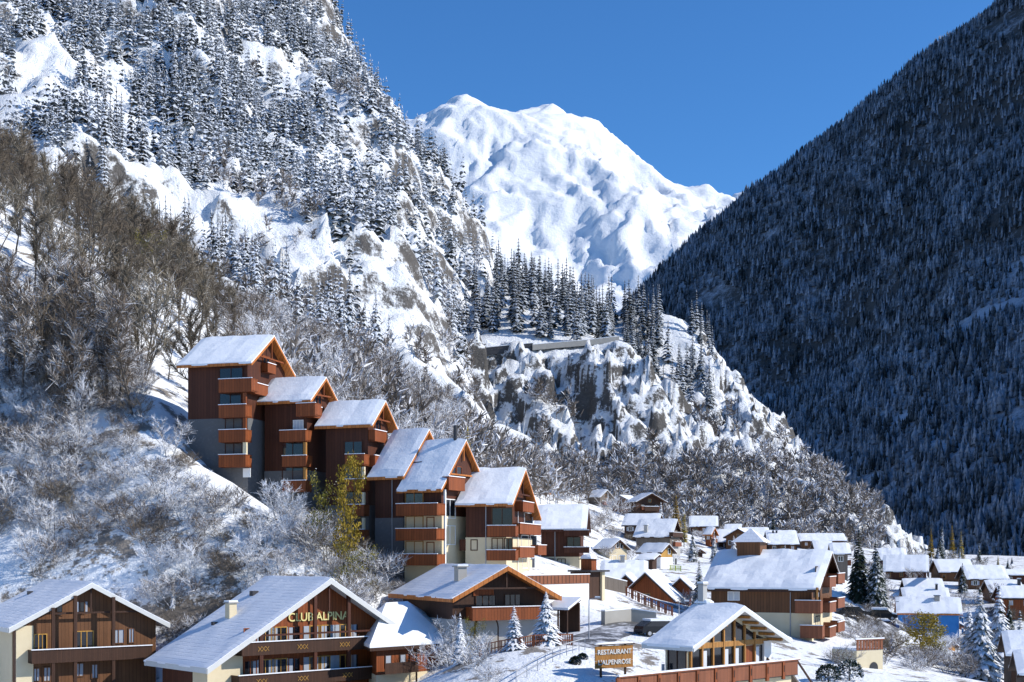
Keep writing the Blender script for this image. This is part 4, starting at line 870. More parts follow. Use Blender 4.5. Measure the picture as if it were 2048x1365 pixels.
# name board on posts
sg = empty('restaurant_sign', at(1228, 1345, 102), R(33)); tag(sg, 'brown wooden restaurant name board with white letters on posts in the snow', 'sign')
sgw, sz0, sz1 = 3.7, .35, 2.1
for i in range(3): MB().box(-sgw / 2, sgw / 2, -.05, .05, sz0 + i * .59, sz0 + i * .59 + .57).build('board', 'wood_honey', sg)
for x_ in (-1.2, 1.2): MB().box(x_ - .07, x_ + .07, .055, .19, -1.6, sz1 + .1).build('post', 'wood_dark', sg)
MB().box(-sgw / 2 - .1, sgw / 2 + .1, -.15, .2, sz1 + .06, sz1 + .14).build('cap_board', 'wood_dark', sg)
for x_, t_ in ((0, 0),):
    sn = MB()
    for i in range(6): sn.add(*(lambda d: (d.v, d.f))(dome(.34, .16, sz1 + .142, .10 + .08 * (i % 3))))
    dome(sgw / 2 + .08, .18, sz1 + .142, .16).build('snow', 'snow_roof', sg)
FRONT = lambda x, z, y: Matrix.Translation((x, y, z)) @ Matrix.Rotation(math.pi / 2, 4, 'X')
lettering('RESTAURANT', 'lettering', sg, 'sign_white', .54, FRONT(0, sz0 + 1.25, -.07)); lettering("L'ALPENROSE", 'lettering', sg, 'sign_white', .54, FRONT(0, sz0 + .45, -.07))

# big hotel on the right
ht = House('hotel_building', 'large wooden hotel with broad snow roof, roof cupola and corner balconies', (1664, 1100), 148, -24, 28, 7.6, 6.5, 13.3, -9.5, 'wood_brown', 'plaster_cream', 1228, og=1.0, oe=1.0, snow=.42, trim='wood_dark', cat='hotel')
ht.window('f', (1457, 1466, 1184, 1200), 'paint_white', 'curtain', mull=0); ht.window('f', (1469, 1478, 1184, 1200), 'paint_white', 'curtain', mull=0); ht.window('f', (1582, 1596, 1278, 1306), 'wood_dark', mull=0)
a0, a1, q0, q1 = ht.prect('f', (1590, 1641, 1203, 1227), 1.3); ht.balcony('f', (a0, a1, q0, q1), 1.3, 'wood_rail', local=True); ht.balcony('f', (a1 - 2.2, a1 + .2, q0 - 2.7, q0 - 1.4), 1.3, 'wood_rail', local=True)
for zz in (q0 + 2.8, q0, q0 - 2.75):
    ht.balcony('g', (ht.yf + 1.4, ht.yf + 5.2, zz, zz + 1.05), 1.7, 'wood_rail', local=True); ht.window('g', (ht.yf + 2.0, ht.yf + 4.4, zz + .2, zz + 2.2), 'wood_dark', local=True); ht.balcony('g', (ht.yf + 6.6, ht.yf + 11.0, zz + .3, zz + 1.35), 1.7, 'wood_rail', local=True)
ht.put('f', a1 - .5, a1 - .3, q1, ht.zf, 1.0, 1.25).build('post', 'wood_honey', ht.e); ht.pipe('f', ht.fr(1581, 1250)[0], 0, ht.zf)
p = ht.roof_pt(1502, 1108); cu = MB(); cu.box(p.x - 1.35, p.x + 1.35, p.y - 1.2, p.y + 1.2, p.z - .8, p.z + 1.35); cu = cu.build('cupola', 'wood_brown', ht.e)
MB().add([(p.x - 1.95, p.y - 1.8, p.z + 1.36), (p.x + 1.95, p.y - 1.8, p.z + 1.36), (p.x + 1.95, p.y + 1.8, p.z + 1.36), (p.x - 1.95, p.y + 1.8, p.z + 1.36), (p.x, p.y, p.z + 3.0)], [(0, 1, 4), (1, 2, 4), (2, 3, 4), (3, 0, 4), (3, 2, 1, 0)]).build('cupola_roof', 'snow_tiles', cu)

# ------------------------------------------------------------------ the rest of the village
def village(name, label, apex, Y, psi, pitch, eave_y, left_x, base_y, wood, low=None, low_y=None, db=None, group=None, cat='house', win=(), gwin=(), side=-1, **kw):
    """front eave height and far end given as photograph rows and columns"""
    A = at(*apex, Y); c, s, t = math.cos(R(psi)), math.sin(R(psi)), math.tan(R(pitch))
    kk = (HZ - eave_y) / F                                          # A.z - t d = kk (A.y + side c d)
    d = (A.z - kk * A.y) / (t + kk * side * c); E = A + Vector((-s * side * d, c * side * d, 0)); q = (left_x - CX) / F
    L = max(abs((E.x - q * E.y) / (c - q * s)), 1.7 * d if psi < -35 else 2.5); bz = (HZ - base_y) / F * (Y + side * c * d)
    df, db_ = (d, db or d) if side < 0 else (db or d, d)
    h = House(name, label, apex, Y, psi, pitch, df, db_, L, bz, wood, low, low_y, og=kw.pop('og', .6), oe=kw.pop('oe', .6), cat=cat, group=group, **kw)
    for r in win: h.window('f', r, 'paint_white' if wood == 'paint_blue' else 'wood_honey', mull=1)
    for r in gwin: h.window('g', r, 'paint_white', mull=0)
    if not win and not low and h.zf > 1.4:
        rw = random.Random(int(apex[0])); nw = max(1, int((h.x1 - h.x0) / 2.6))
        for zz in ([h.zf - 1.45, h.zf - 4.1] if h.zf > 4.4 else [h.zf - 1.45]):
            for i in range(nw):
                xc = h.x0 + (h.x1 - h.x0) * (i + .5) / nw + rw.uniform(-.2, .2)
                if rw.random() < .85: h.window('f', (xc - .42, xc + .42, zz, zz + .95), rw.choice(('paint_white', 'wood_honey', 'wood_honey')), rw.choice(('glass', 'glass', 'curtain')), shutters=rw.choice((None, 'wood_brown', 'shutter_grey')), local=True)
    if not gwin:
        wd = h.yb - h.yf; zz = h.zf - .1
        if wd > 4:
            h.window('g', (-.45, .45, zz, zz + .9), 'wood_honey', local=True)
            if h.zf > 3: h.balcony('g', (h.yf + wd * .18, h.yb - wd * .18, h.zf - 2.3, h.zf - 1.35), .8, 'wood_rail', local=True)
            for yy in (-wd * .25, wd * .25): h.window('g', (yy - .4, yy + .4, h.zf - 2.1, h.zf - 1.0) if h.zf > 2.4 else (yy - .35, yy + .35, h.zf - 1.3, h.zf - .5), 'paint_white', local=True, mull=0)
    print('V', label[:34], 'd %.1f L %.1f H %.1f base %.1f ground %.1f' % (d, L, h.H, bz, ground_z(h.o.x, h.o.y)))
    return h
GV = 'village houses'
village('small_chalet', 'little chalet peeping out behind the gable of the lowest stepped block', (1081, 970), 330, -55, 30, 984, 1066, 1000, 'wood_brown', trim='wood_trim', group=GV)
village('stone_chalet', 'grey stone and timber chalet below the leafless trees, roof tipped to the left', (1215, 979), 380, -40, 32, 993, 1178, 1040, 'wood_grey', 'plaster_grey', 1012, group=GV, trim='wood_grey')
village('barn', 'weathered barn with brown balcony between the stone chalet and the dark gabled barn', (1240, 990), 388, -120, 26, 1006, 1262, 1038, 'wood_brown', db=5, side=1, group=GV, trim='wood_grey')
v4 = village('barn', 'dark brown barn with wide open gable at the top of the village', (1304, 985), 368, -70, 27, 1002, 1276, 1040, 'wood_dark', 'plaster_grey', 1028, group=GV, trim='wood_dark', og=1.5)
v4.balcony('g', v4.prect('g', (1290, 1318, 1014, 1022), 1.0), 1.0, 'wood_dark', local=True)
village('wooden_house', 'low house behind the grey chalet, only its snow roof and dark side showing', (1323, 1027), 330, -18, 32, 1049, 1243, 1090, 'wood_dark', group=GV, trim='wood_dark')
v5 = village('wooden_house', 'grey-timbered house with large chimneyed roof and balcony gable in mid village', (1355, 1038), 300, -20, 36, 1072, 1266, 1106, 'wood_grey', 'plaster_grey', 1092, db=6, group=GV, trim='wood_dark')
v5.chimney(1292, 1066, .8, 1.6, 'plaster_grey'); v5.balcony('g', v5.prect('g', (1346, 1366, 1066, 1074), .9), .9, 'wood_dark', local=True); v5.window('g', (1348, 1354, 1050, 1060), 'wood_dark', mull=0)
v7 = village('cream_chalet', 'cream-walled chalet with orange gable boards and arched ground floor', (1240, 1077), 266, -50, 33, 1096, 1203, 1124, 'wood_honey', 'plaster_cream', 1098, group=GV, trim='wood_dark', gwin=((1226, 1229, 1088, 1097), (1233, 1237, 1086, 1096), (1241, 1245, 1088, 1097), (1224, 1232, 1112, 1121), (1237, 1246, 1112, 1121)))
v8 = village('yellow_chalet', 'chalet with honey-yellow gable over white walls and a lime green fence', (1338, 1086), 262, -42, 33, 1103, 1272, 1134, 'wood_yellow', 'plaster_white', 1115, group=GV, trim='wood_dark', gwin=((1326, 1331, 1117, 1130), (1337, 1343, 1117, 1130), (1349, 1353, 1117, 1130), (1336, 1340, 1098, 1108)))
lt = village('lean_to', 'low shed roof in front of the honey-yellow chalet', (1319, 1107), 252, -30, 20, 1117, 1270, 1128, 'wood_dark', db=.6, group=GV, trim='wood_dark')
v9 = village('snowy_lodge', 'long low lodge under a wide unbroken white roof', (1296, 1121), 214, -6, 24, 1160, 1199, 1182, 'wood_red', group=GV, trim='wood_dark', snow=.4)
v9.chimney(1245, 1128, .7, 1.2, 'plaster_grey', 'metal_grey')
for nm, ap, Yq, ey, lx, by in (('gabled lodge wing with reddish boards, nearest the painted building', (1251, 1146), 190, 1172, 1282, 1196), ('middle gabled lodge wing whose steep white roof reaches almost to the ground', (1290, 1141), 185, 1199, 1330, 1206), ('gabled lodge wing tucked beside the large hotel', (1360, 1152), 188, 1174, 1385, 1206)):
    village('gabled_wing', nm, ap, Yq, -112, 42, ey, lx, by, 'wood_orange', side=1, group='gabled lodge wings', trim='wood_dark', snow=.4, og=.9)
vr = village('red_chalet', 'red-boarded chalet with white shutters beneath the dark forest', (1857, 1110), 330, -17, 33, 1142, 1766, 1158, 'wood_red', group=GV, trim='wood_dark', gwin=((1848, 1851, 1143, 1154), (1854, 1858, 1143, 1154)), win=((1775, 1781, 1145, 1154), (1800, 1806, 1145, 1154), (1820, 1826, 1145, 1154)))
village('mound_roofed_house', 'house whose rounded snow roof shows behind the red-boarded chalet', (1812, 1097), 375, -12, 28, 1118, 1754, 1140, 'wood_dark', group=GV, trim='wood_dark', snow=.6)
village('brown_house', 'brown house with step in its eave beyond the red-boarded chalet', (1940, 1119), 335, -4, 30, 1143, 1877, 1166, 'wood_brown', group=GV, trim='wood_dark', win=((1885, 1891, 1150, 1158),))
village('brown_house', 'square-roofed brown house below the golden larches', (2006, 1131), 312, -4, 30, 1157, 1934, 1180, 'wood_brown', group=GV, trim='wood_dark')
village('brown_house', 'low brown house cut by the edge of the picture under the forest', (2100, 1139), 335, -4, 18, 1149, 2004, 1164, 'wood_red', group=GV, trim='wood_dark')
village('brown_house', 'chimneyed house behind the tall snowy conifers', (2040, 1160), 282, -6, 28, 1184, 1980, 1204, 'wood_brown', group=GV, trim='wood_dark').chimney(2038, 1172, .6, 1.4, 'metal_dark')
village('red_house', 'orange-red walled house at the edge beyond the snowy conifers', (2090, 1172), 262, -6, 28, 1195, 2004, 1222, 'wood_orange', group=GV, trim='wood_dark')
village('white_roofed_house', 'farther of two plain snow roofs behind the blue house', (1884, 1157), 292, -8, 30, 1178, 1810, 1200, 'wood_dark', group=GV, trim='wood_dark')
h_ = village('white_roofed_house', 'nearer of two plain snow roofs behind the blue house, thin chimney on it', (1896, 1175), 276, -10, 30, 1197, 1806, 1222, 'wood_brown', group=GV, trim='wood_dark'); h_.chimney(1873, 1182, .45, 1.3, 'metal_dark')
bl = village('blue_house', 'bright blue house with white trim and honey-coloured gable', (1921, 1195), 246, -14, 33, 1226, 1793, 1284, 'paint_blue', db=5, group=GV, trim='wood_trim', gwin=((1912, 1917, 1236, 1246), (1923, 1927, 1236, 1246), (1912, 1917, 1258, 1268), (1923, 1927, 1258, 1268)), win=((1840, 1850, 1236, 1248), (1866, 1876, 1236, 1248), (1840, 1850, 1258, 1270)))
bl.chimney(1874, 1203, .9, 1.0, 'concrete', 'metal_dark'); bl.balcony('g', bl.prect('g', (1909, 1932, 1248, 1253), 1.0), 1.0, 'wood_rail', local=True)
bl.put('g', bl.yf + .2, bl.yb - .2, bl.zf - .1, bl.zf + .05, .01, .05).build('trim_band', 'paint_white', bl.e); bl.put('g', bl.yf - .01, bl.yf + .15, -1, bl.zf, .01, .06).build('corner_trim', 'paint_white', bl.e)
village('garden_shed', 'small shed with bright snow roof in front of the blue house', (1905, 1277), 200, -40, 24, 1293, 1872, 1300, 'wood_honey', group=GV, trim='wood_dark', og=.3)
village('near_house', 'dark house with smooth blue-shadowed roof at the lower edge', (2075, 1262), 140, -14, 30, 1307, 2012, 1345, 'wood_dark', group=GV, trim='wood_dark')
village('near_house', 'roof corner at the picture edge below the dark house', (2120, 1300), 125, -14, 30, 1346, 2036, 1380, 'wood_dark', group=GV, trim='wood_dark')
village('wooden_house', 'white-roofed house with red-brown walls highest on the far side of the village', (1436, 1032), 410, -8, 30, 1052, 1378, 1066, 'wood_red', group=GV, trim='wood_dark')
village('wooden_house', 'dark house whose thin roof edge shows behind the brown far gable', (1484, 1048), 425, -14, 26, 1059, 1448, 1078, 'wood_dark', group=GV, trim='wood_dark')
village('tall_house', 'tall narrow orange-brown house in the far village', (1430, 1054), 355, -30, 35, 1068, 1408, 1096, 'wood_orange', group=GV, trim='wood_trim')
village('wooden_house', 'white roof and dark eave left of the brown far gable', (1472, 1059), 365, -6, 28, 1083, 1434, 1096, 'wood_dark', group=GV, trim='wood_dark')
village('wooden_house', 'brown gabled house with long white slope in the far village', (1476, 1056), 350, -112, 30, 1083, 1530, 1098, 'wood_brown', side=1, db=4, group=GV, trim='wood_dark')
village('wooden_house', 'pair-chimneyed white roof in the far village row', (1537, 1055), 405, -6, 26, 1076, 1488, 1092, 'wood_dark', group=GV, trim='wood_dark')
h_ = village('wooden_house', 'broad white roof dotted with two dark vents in the far village', (1592, 1061), 395, -6, 24, 1088, 1536, 1100, 'wood_dark', group=GV, trim='wood_dark')
for xx in (1546, 1553): h_.chimney(xx, 1068, .5, .9, 'metal_dark')
village('wooden_house', 'long narrow white roof at the far end of the village', (1688, 1067), 430, -4, 22, 1081, 1600, 1096, 'wood_brown', group=GV, trim='wood_brown')
village('wooden_house', 'small square white roof just behind the large hotel', (1663, 1082), 330, -4, 28, 1100, 1630, 1112, 'wood_dark', group=GV, trim='wood_dark')
village('grey_barn', 'grey plank barn with thin snow roof beside the two dark spruces', (1698, 1086), 255, -8, 28, 1106, 1662, 1146, 'wood_grey', group=GV, trim='wood_grey')
village('brown_house', 'small brown house with snow heaped roof among the mid village gardens', (1400, 1096), 320, -60, 28, 1104, 1384, 1122, 'wood_dark', group=GV, trim='wood_dark')
# ------------------------------------------------------------------ near vegetation
def clear_of_houses(x, y, m=1.0):
    for h in HOUSES:
        dx, dy = x - h.o.x, y - h.o.y; lx = dx * h.c + dy * h.s; ly = -dx * h.s + dy * h.c
        if -h.L - m < lx < m + .6 and -h.df - m < ly < h.db + m: return False
    return True
def bare_proto(n, mats, **kw):
    out = []
    for i in range(n):
        tr, V, T = bare_tree(rnd, **kw); tm = tr.mesh('trunk', 'bark')
        tf = tm.copy(); tf.materials.clear(); tf.materials.append(M['bark_frost'])
        d = {m: np_mesh('twigs', V, T, m) for m in mats}; out.append((tm, tf, d))
    return out
TALL = bare_proto(6, ('twigs_frost', 'twigs_half', 'twigs_brown'), twigs=900, spread=.16, stems=1, up=1.6, tw=.0028, tl=.10)
MULTI = bare_proto(4, ('twigs_frost', 'twigs_half', 'twigs_brown'), twigs=1200, spread=.42, stems=4, up=.9, tw=.0032, tl=.13, first=.15, lim=8)
BUSH = bare_proto(5, ('twigs_frost', 'twigs_half', 'twigs_brown'), twigs=900, spread=.75, stems=7, up=.6, tw=.0055, tl=.30, first=.1, lim=5)
def bare(name, proto, mat, loc, h, label, group, frost=False, cat='tree'):
    e = empty(name, loc, rnd.uniform(0, 6.28)); e.scale = (h * rnd.uniform(.85, 1.2), h * rnd.uniform(.85, 1.2), h); e.rotation_euler.x = rnd.gauss(0, .05); e.rotation_euler.y = rnd.gauss(0, .05)
    link('trunk', proto[1] if frost else proto[0], e); link('twigs', proto[2][mat], e); return tag(e, label, cat, group)
def spots(n, x0, x1, y0, y1, dmin, keep, seed, m=1.2):
    g = np.random.default_rng(seed); X = g.uniform(x0, x1, n); Y = g.uniform(y0, y1, n); Z = valley(X, Y); u, v = to_px(X, Y, Z); ok = keep(u, v, X, Y, Z); out = []
    for x, y, z, a, b in zip(X[ok], Y[ok], Z[ok], u[ok], v[ok]):
        if all((x - q[0]) ** 2 + (y - q[1]) ** 2 > dmin * dmin for q in out) and clear_of_houses(x, y, m): out.append((x, y, z, a, b))
    return out
def vis_filter(P, h):
    A = np.array([p[:3] for p in P]); k = visible(A[:, 0], A[:, 1], A[:, 2] + h, 50); return [p for p, q in zip(P, k) if q]
# brown leafless wood along the shoulder above the stepped row
crest = lambda u: 470 + .52 * u
P = vis_filter(spots(6000, -110, 8, 150, 335, 3.0, lambda u, v, X, Y, Z: (u > -60) & (u < 900) & (v < crest(u) + 290) & (v > 300) & (fbm(X, Y, 14, 2, 3) > -.42), 5), 7)
print('brown wood', len(P))
n_bare = 0
Fp = vis_filter(P, .6); fs = set(Fp); P = Fp[:240] + [p for p in P if p not in fs][:60]
for (x, y, z, u, v) in P:
    fr = v > crest(u) + 230 + rnd.uniform(-80, 80) or u > 560; hgt = rnd.uniform(8, 14) * (1 if u < 420 else .75)
    if u > 480:   bare('leafless_tree', rnd.choice(MULTI), 'twigs_half' if rnd.random() < .6 else 'twigs_frost', (x, y, z), hgt, 'grey-brown leafless tree on the slope above the stepped blocks', 'leafless trees above the stepped blocks')
    elif fr:      bare('leafless_tree', rnd.choice(TALL + MULTI), 'twigs_half', (x, y, z), hgt, 'half-frosted leafless tree on the upper hillside', 'half-frosted trees on the upper hillside')
    else:         bare('leafless_tree', rnd.choice(TALL + TALL + MULTI), 'twigs_brown', (x, y, z), hgt, 'brown leafless tree in the wood along the hill shoulder', 'brown trees along the hill shoulder')
# big dark-stemmed trees on the lower hillside
for (u, v, Y, hg) in ((40, 905, 153, 13), (110, 880, 155, 15), (150, 870, 156, 16), (166, 885, 155, 14), (88, 900, 153, 12), (200, 850, 158, 11), (15, 860, 157, 14), (235, 815, 160, 10), (60, 760, 158, 14), (180, 720, 160, 12)) + tuple((rnd.uniform(-10, 270), rnd.uniform(690, 960), 148 + rnd.uniform(-3, 8), rnd.uniform(8, 14)) for _ in range(28)):
    p = at(u, v, Y); bare('leafless_tree', rnd.choice(TALL), 'twigs_half', (p.x, p.y, ground_z(p.x, p.y)), hg, 'tall dark-stemmed leafless tree standing on the frosted lower slope', 'tall dark-stemmed trees on the lower slope')
# frosted thicket on the lower hillside
P = vis_filter(spots(9000, -75, -4, 122, 175, 1.95, lambda u, v, X, Y, Z: (u > -60) & (u < 960) & (v > 760) & (v < 1300) & (X < -.62 * (Y - 118) - 0.6 + 15 * (Y < 133)) , 9, .6), 1.5)
bank = lambda u, v: 300 < u < 560 and v < 875 + (u - 330) * .76 + 30
P = [p for p in P if not (p[3] < 75 and p[4] > 1085) and not bank(p[3], p[4])]
print('thicket', len(P))
for (x, y, z, u, v) in P[:290]:
    if rnd.random() < .72: bare('frosted_shrub', rnd.choice(BUSH), rnd.choice(('twigs_frost', 'twigs_half', 'twigs_half', 'twigs_brown')), (x, y, z), rnd.uniform(1.5, 3.4), 'frost-covered shrub in the thicket between the front chalets and the stepped blocks', 'frosted shrubs on the lower slope', True, 'shrub')
    else: bare('frosted_tree', rnd.choice(MULTI), 'twigs_frost', (x, y, z), rnd.uniform(3.0, 5.5), 'small frosted leafless tree rising from the thicket on the lower slope', 'small frosted trees on the lower slope', True)
# undergrowth nobody could count
UND = []
for _ in range(4):
    tr, V, T = bare_tree(rnd, 80, 1.0, 4, .5, .014, .45, .05, 3); Tv = np.array(tr.v); tri = np.array([(f[0], f[i], f[i + 1]) for f in tr.f if len(f) <= 4 for i in range(1, len(f) - 1)]); UND.append((np.concatenate([Tv, V]), np.concatenate([tri, T + len(Tv)])))
Q = spots(9000, -90, 0, 122, 215, 1.3, lambda u, v, X, Y, Z: (u > -60) & (u < 900) & (v > 560) & (v < 1300) & ((X < -.62 * (Y - 118) - .6) | (Y < 130)) & (fbm(X, Y, 7, 2, 8) > -.25), 12, .5)
Q = [p for p in Q if not (p[3] < 75 and p[4] > 1085) and not bank(p[3], p[4])]
scatter_mesh('frosted_undergrowth', UND, [q[:3] for q in Q], RNG.uniform(.7, 1.7, len(Q)), 'twigs_mass', 'low frosted undergrowth covering the hillside', 1.0, .1); print('undergrowth', len(Q))
Q = spots(9000, -45, 60, 195, 420, 2.6, lambda u, v, X, Y, Z: (u > 560) & (u < 1180) & (v > 700) & (v < 1010) & (v > 640 + .33 * (u - 500)), 14)
scatter_mesh('grey_leafless_wood', BARE_FAR, [q[:3] for q in Q], RNG.uniform(5, 10, len(Q)), 'twigs_mass', 'grey leafless wood on the slope behind the stepped blocks', 1.0, .08); print('grey wood', len(Q))
# conifers and golden trees of the village
def tree_at(name, crown, u, v, Y, hpx, wd, label, cat='tree', group=None):
    p = at(u, v, Y); hg = hpx / F * Y; gz = min(p.z, ground_z(p.x, p.y)); return conifer(name, crown, (p.x, p.y, gz), hg + p.z - gz, wd, label, cat, group)
def leafy_proto(mat, n=1500, **kw):
    tr, V, T = bare_tree(rnd, n, **kw); VV, TT = [], []
    for q in V.reshape(-1, 4, 3):
        c = Vector(q[2]) ; d = Vector((rnd.gauss(0, 1), rnd.gauss(0, 1), rnd.gauss(0, 1))).normalized(); e = d.orthogonal().normalized(); f = d.cross(e); s = .013 * rnd.uniform(.6, 1.4)
        b = len(VV); VV += [tuple(c + e * s), tuple(c - e * s * .6 + f * s), tuple(c - e * s * .6 - f * s)]; TT.append((b, b + 1, b + 2))
    return tr.mesh('trunk', 'bark'), np_mesh('leaves', np.array(VV), np.array(TT), mat)
def leafy_at(pr, u, v, Y, hpx, wd, label):
    p = at(u, v, Y); e = empty('autumn_tree', (p.x, p.y, min(p.z, ground_z(p.x, p.y)))); h = hpx / F * Y; e.scale = (h * wd, h * wd, h); link('trunk', pr[0], e); link('leaves', pr[1], e); tag(e, label, 'tree')
GOLD = [leafy_proto('leaves_gold', 2200, spread=.20, stems=2, up=1.2, tl=.09, first=.08, lim=16), leafy_proto('leaves_olive', 1500, spread=.34, stems=3, up=.9, tl=.12, first=.08, lim=9)]
leafy_at(GOLD[0], 692, 1135, 130, 255, .52, 'tall loose golden tree in front of the third stepped block')
leafy_at(GOLD[1], 655, 1122, 131, 175, .55, 'yellow-green tree beside the tall golden one')
leafy_at(GOLD[1], 716, 1128, 129.5, 100, 1.1, 'low olive-yellow tree at the foot of the grey stone wall')
leafy_at(GOLD[0], 1842, 1334, 160, 108, 1.7, 'golden autumn tree in front of the blue house')
leafy_at(GOLD[0], 1868, 1326, 163, 84, 1.6, 'smaller golden tree close against the first')
leafy_at(GOLD[1], 950, 1250, 113, 75, .8, 'olive-leaved tree beside the balcony of the open-gabled chalet')
leafy_at(GOLD[1], 300, 420, 205, 110, .9, 'yellowish tree at the top of the brown hillside wood')
tree_at('larch_tree', LARCH[0], 935, 940, 185, 90, .8, 'dark olive larch rising behind the black chimney pipe')
tree_at('spruce_tree', NEAR_SNOWY[0], 1028, 1286, 109, 76, 1.5, 'small snow-laden spruce by the arched garage, the shorter of two')
tree_at('spruce_tree', NEAR_SNOWY[1], 1092, 1284, 111, 102, 1.4, 'larger snow-laden spruce before the porch')
tree_at('spruce_tree', NEAR_DARK[0], 1718, 1170, 212, 112, 1.05, 'taller of two dark spruces beside the grey plank barn')
tree_at('spruce_tree', NEAR_DARK[1], 1752, 1172, 210, 96, .9, 'shorter of two dark spruces beside the grey plank barn')
tree_at('spruce_tree', NEAR_DARK[3], 1960, 1342, 152, 170, .95, 'broad snow-clotted spruce before the blue house, nearest the viewer')
tree_at('spruce_tree', NEAR_DARK[1], 1998, 1330, 160, 165, .9, 'tall snow-clotted spruce just behind the broad one')
tree_at('spruce_tree', NEAR_SNOWY[3], 1938, 1320, 165, 110, .9, 'whiter spruce partly hidden by the broad snow-clotted one')
tree_at('spruce_tree', NEAR_DARK[2], 2040, 1350, 150, 130, 1.0, 'dark spruce at the picture edge by the near roof')
tree_at('spruce_tree', NEAR_SNOWY[1], 1786, 1328, 150, 62, 1.6, 'squat snow-heaped evergreen beside the golden trees')
for i, (u, v, Y, hp, c_, lb) in enumerate(((1862, 1118, 470, 62, 0, 'ochre larch behind the red-boarded chalet, left of the others'), (1884, 1120, 470, 66, -1, 'dark spruce between the ochre larches'), (1904, 1120, 470, 70, 0, 'tallest ochre larch behind the brown house'), (1922, 1122, 470, 60, 1, 'ochre larch at the right end of the group'), (1958, 1130, 460, 48, -1, 'dark spruce standing alone above the square-roofed brown house'), (1996, 1134, 455, 26, 1, 'tiny golden larch at the forest foot'))):
    tree_at('larch_tree' if c_ >= 0 else 'spruce_tree', LARCH[c_] if c_ >= 0 else NEAR_DARK[2], u, v, Y, hp, .9, lb)
tree_at('larch_tree', LARCH[1], 1352, 1040, 352, 50, 1.1, 'yellow-green larch beside the dark gabled barn')
tree_at('larch_tree', LARCH[0], 1368, 1060, 340, 48, .8, 'thin olive larch behind the grey-timbered house')
tree_at('spruce_tree', NEAR_SNOWY[2], 1322, 1034, 352, 30, 1.2, 'little snowy spruce against the dark gabled barn')
tree_at('spruce_tree', NEAR_DARK[2], 1546, 1062, 440, 38, .9, 'lone dark spruce behind the far village roofs')
tree_at('spruce_tree', NEAR_SNOWY[2], 275, 1200, 129, 58, .8, 'slender snowy spruce rising between the two front chalet roofs')
tree_at('spruce_tree', NEAR_DARK[0], 346, 1245, 125, 78, .8, 'dark spruce behind the right eave of the corner chalet')
tree_at('spruce_tree', NEAR_DARK[2], 512, 1140, 131, 85, .8, 'dark green spruce above the hotel chalet ridge')
tree_at('spruce_tree', NEAR_SNOWY[2], 920, 1320, 108, 95, 1.1, 'thin frosted evergreen right of the annex')
for (u, v, Y, hp, lb) in ((905, 1300, 112, 95, 'frosted bush leaning against the open-gabled chalet'), (940, 1345, 104, 60, 'frosted bush at the left end of the snow bank'), (880, 1262, 117, 70, 'frosted bush between the annex and the open-gabled chalet'), (985, 1360, 98, 45, 'small frosted bush at the foot of the snow bank'), (960, 1300, 110, 40, 'low frosted bush by the garden fence'), (1700, 1288, 152, 34, 'dark frosted bush beside the hotel balconies'), (1900, 1350, 140, 50, 'tangled brown bush at the lower edge'), (1830, 1355, 135, 40, 'frosted brown bush under the golden trees'), (1190, 1075, 300, 55, 'bare tree before the stone chalet'), (1228, 1040, 350, 50, 'pale bare tree beside the stone chalet'), (1780, 1168, 260, 40, 'bare garden tree below the red-boarded chalet'), (1730, 1200, 200, 30, 'bare roadside bush above the snowy car park'), (1800, 1300, 200, 75, 'thin bare tree standing before the blue house'), (1380, 1190, 150, 40, 'dark snow-dusted bush behind the restaurant roof')):
    p = at(u, v, Y); bare('leafless_bush' if hp < 50 else 'leafless_tree', rnd.choice(BUSH if hp < 72 else MULTI), 'twigs_frost' if 'frost' in lb or 'pale' in lb else 'twigs_half', (p.x, p.y, min(p.z, ground_z(p.x, p.y))), hp / F * Y, lb, None, False, 'bush' if hp < 50 else 'tree')
# clipped round bushes by the deck
def round_bush(u, v, Y, rad, label):
    V, T = [], []; e = empty('round_bush', at(u, v, Y)); e.location.z = min(e.location.z, ground_z(e.location.x, e.location.y) + .1)
    for i in range(900):
        d = Vector((rnd.gauss(0, 1), rnd.gauss(0, 1), abs(rnd.gauss(0, 1)) - .15)).normalized(); c = d * rad * rnd.uniform(.82, 1.0); c.z = c.z * 1.15 + rad * .35
        a = Vector((rnd.gauss(0, 1), rnd.gauss(0, 1), rnd.gauss(0, 1))).normalized() * .11; b = (a.orthogonal().normalized() * .7 + d * .5) * .15; k0 = len(V)
        V += [tuple(c - a), tuple(c + a), tuple(c + b + d * .05)]; T.append((k0, k0 + 1, k0 + 2))
    link('foliage', np_mesh('foliage', np.array(V), np.array(T), 'bush_snow'), e); MB().tube((0, 0, -.6), (0, 0, rad), .08, .06, 6).build('trunk', 'bark', e); tag(e, label, 'bush')
round_bush(1657, 1352, 112, 1.05, 'clipped round bush with snow on top, next to the deck stair'); round_bush(1699, 1352, 114, 1.15, 'clipped round bush with snow on top, next to the arched wall')

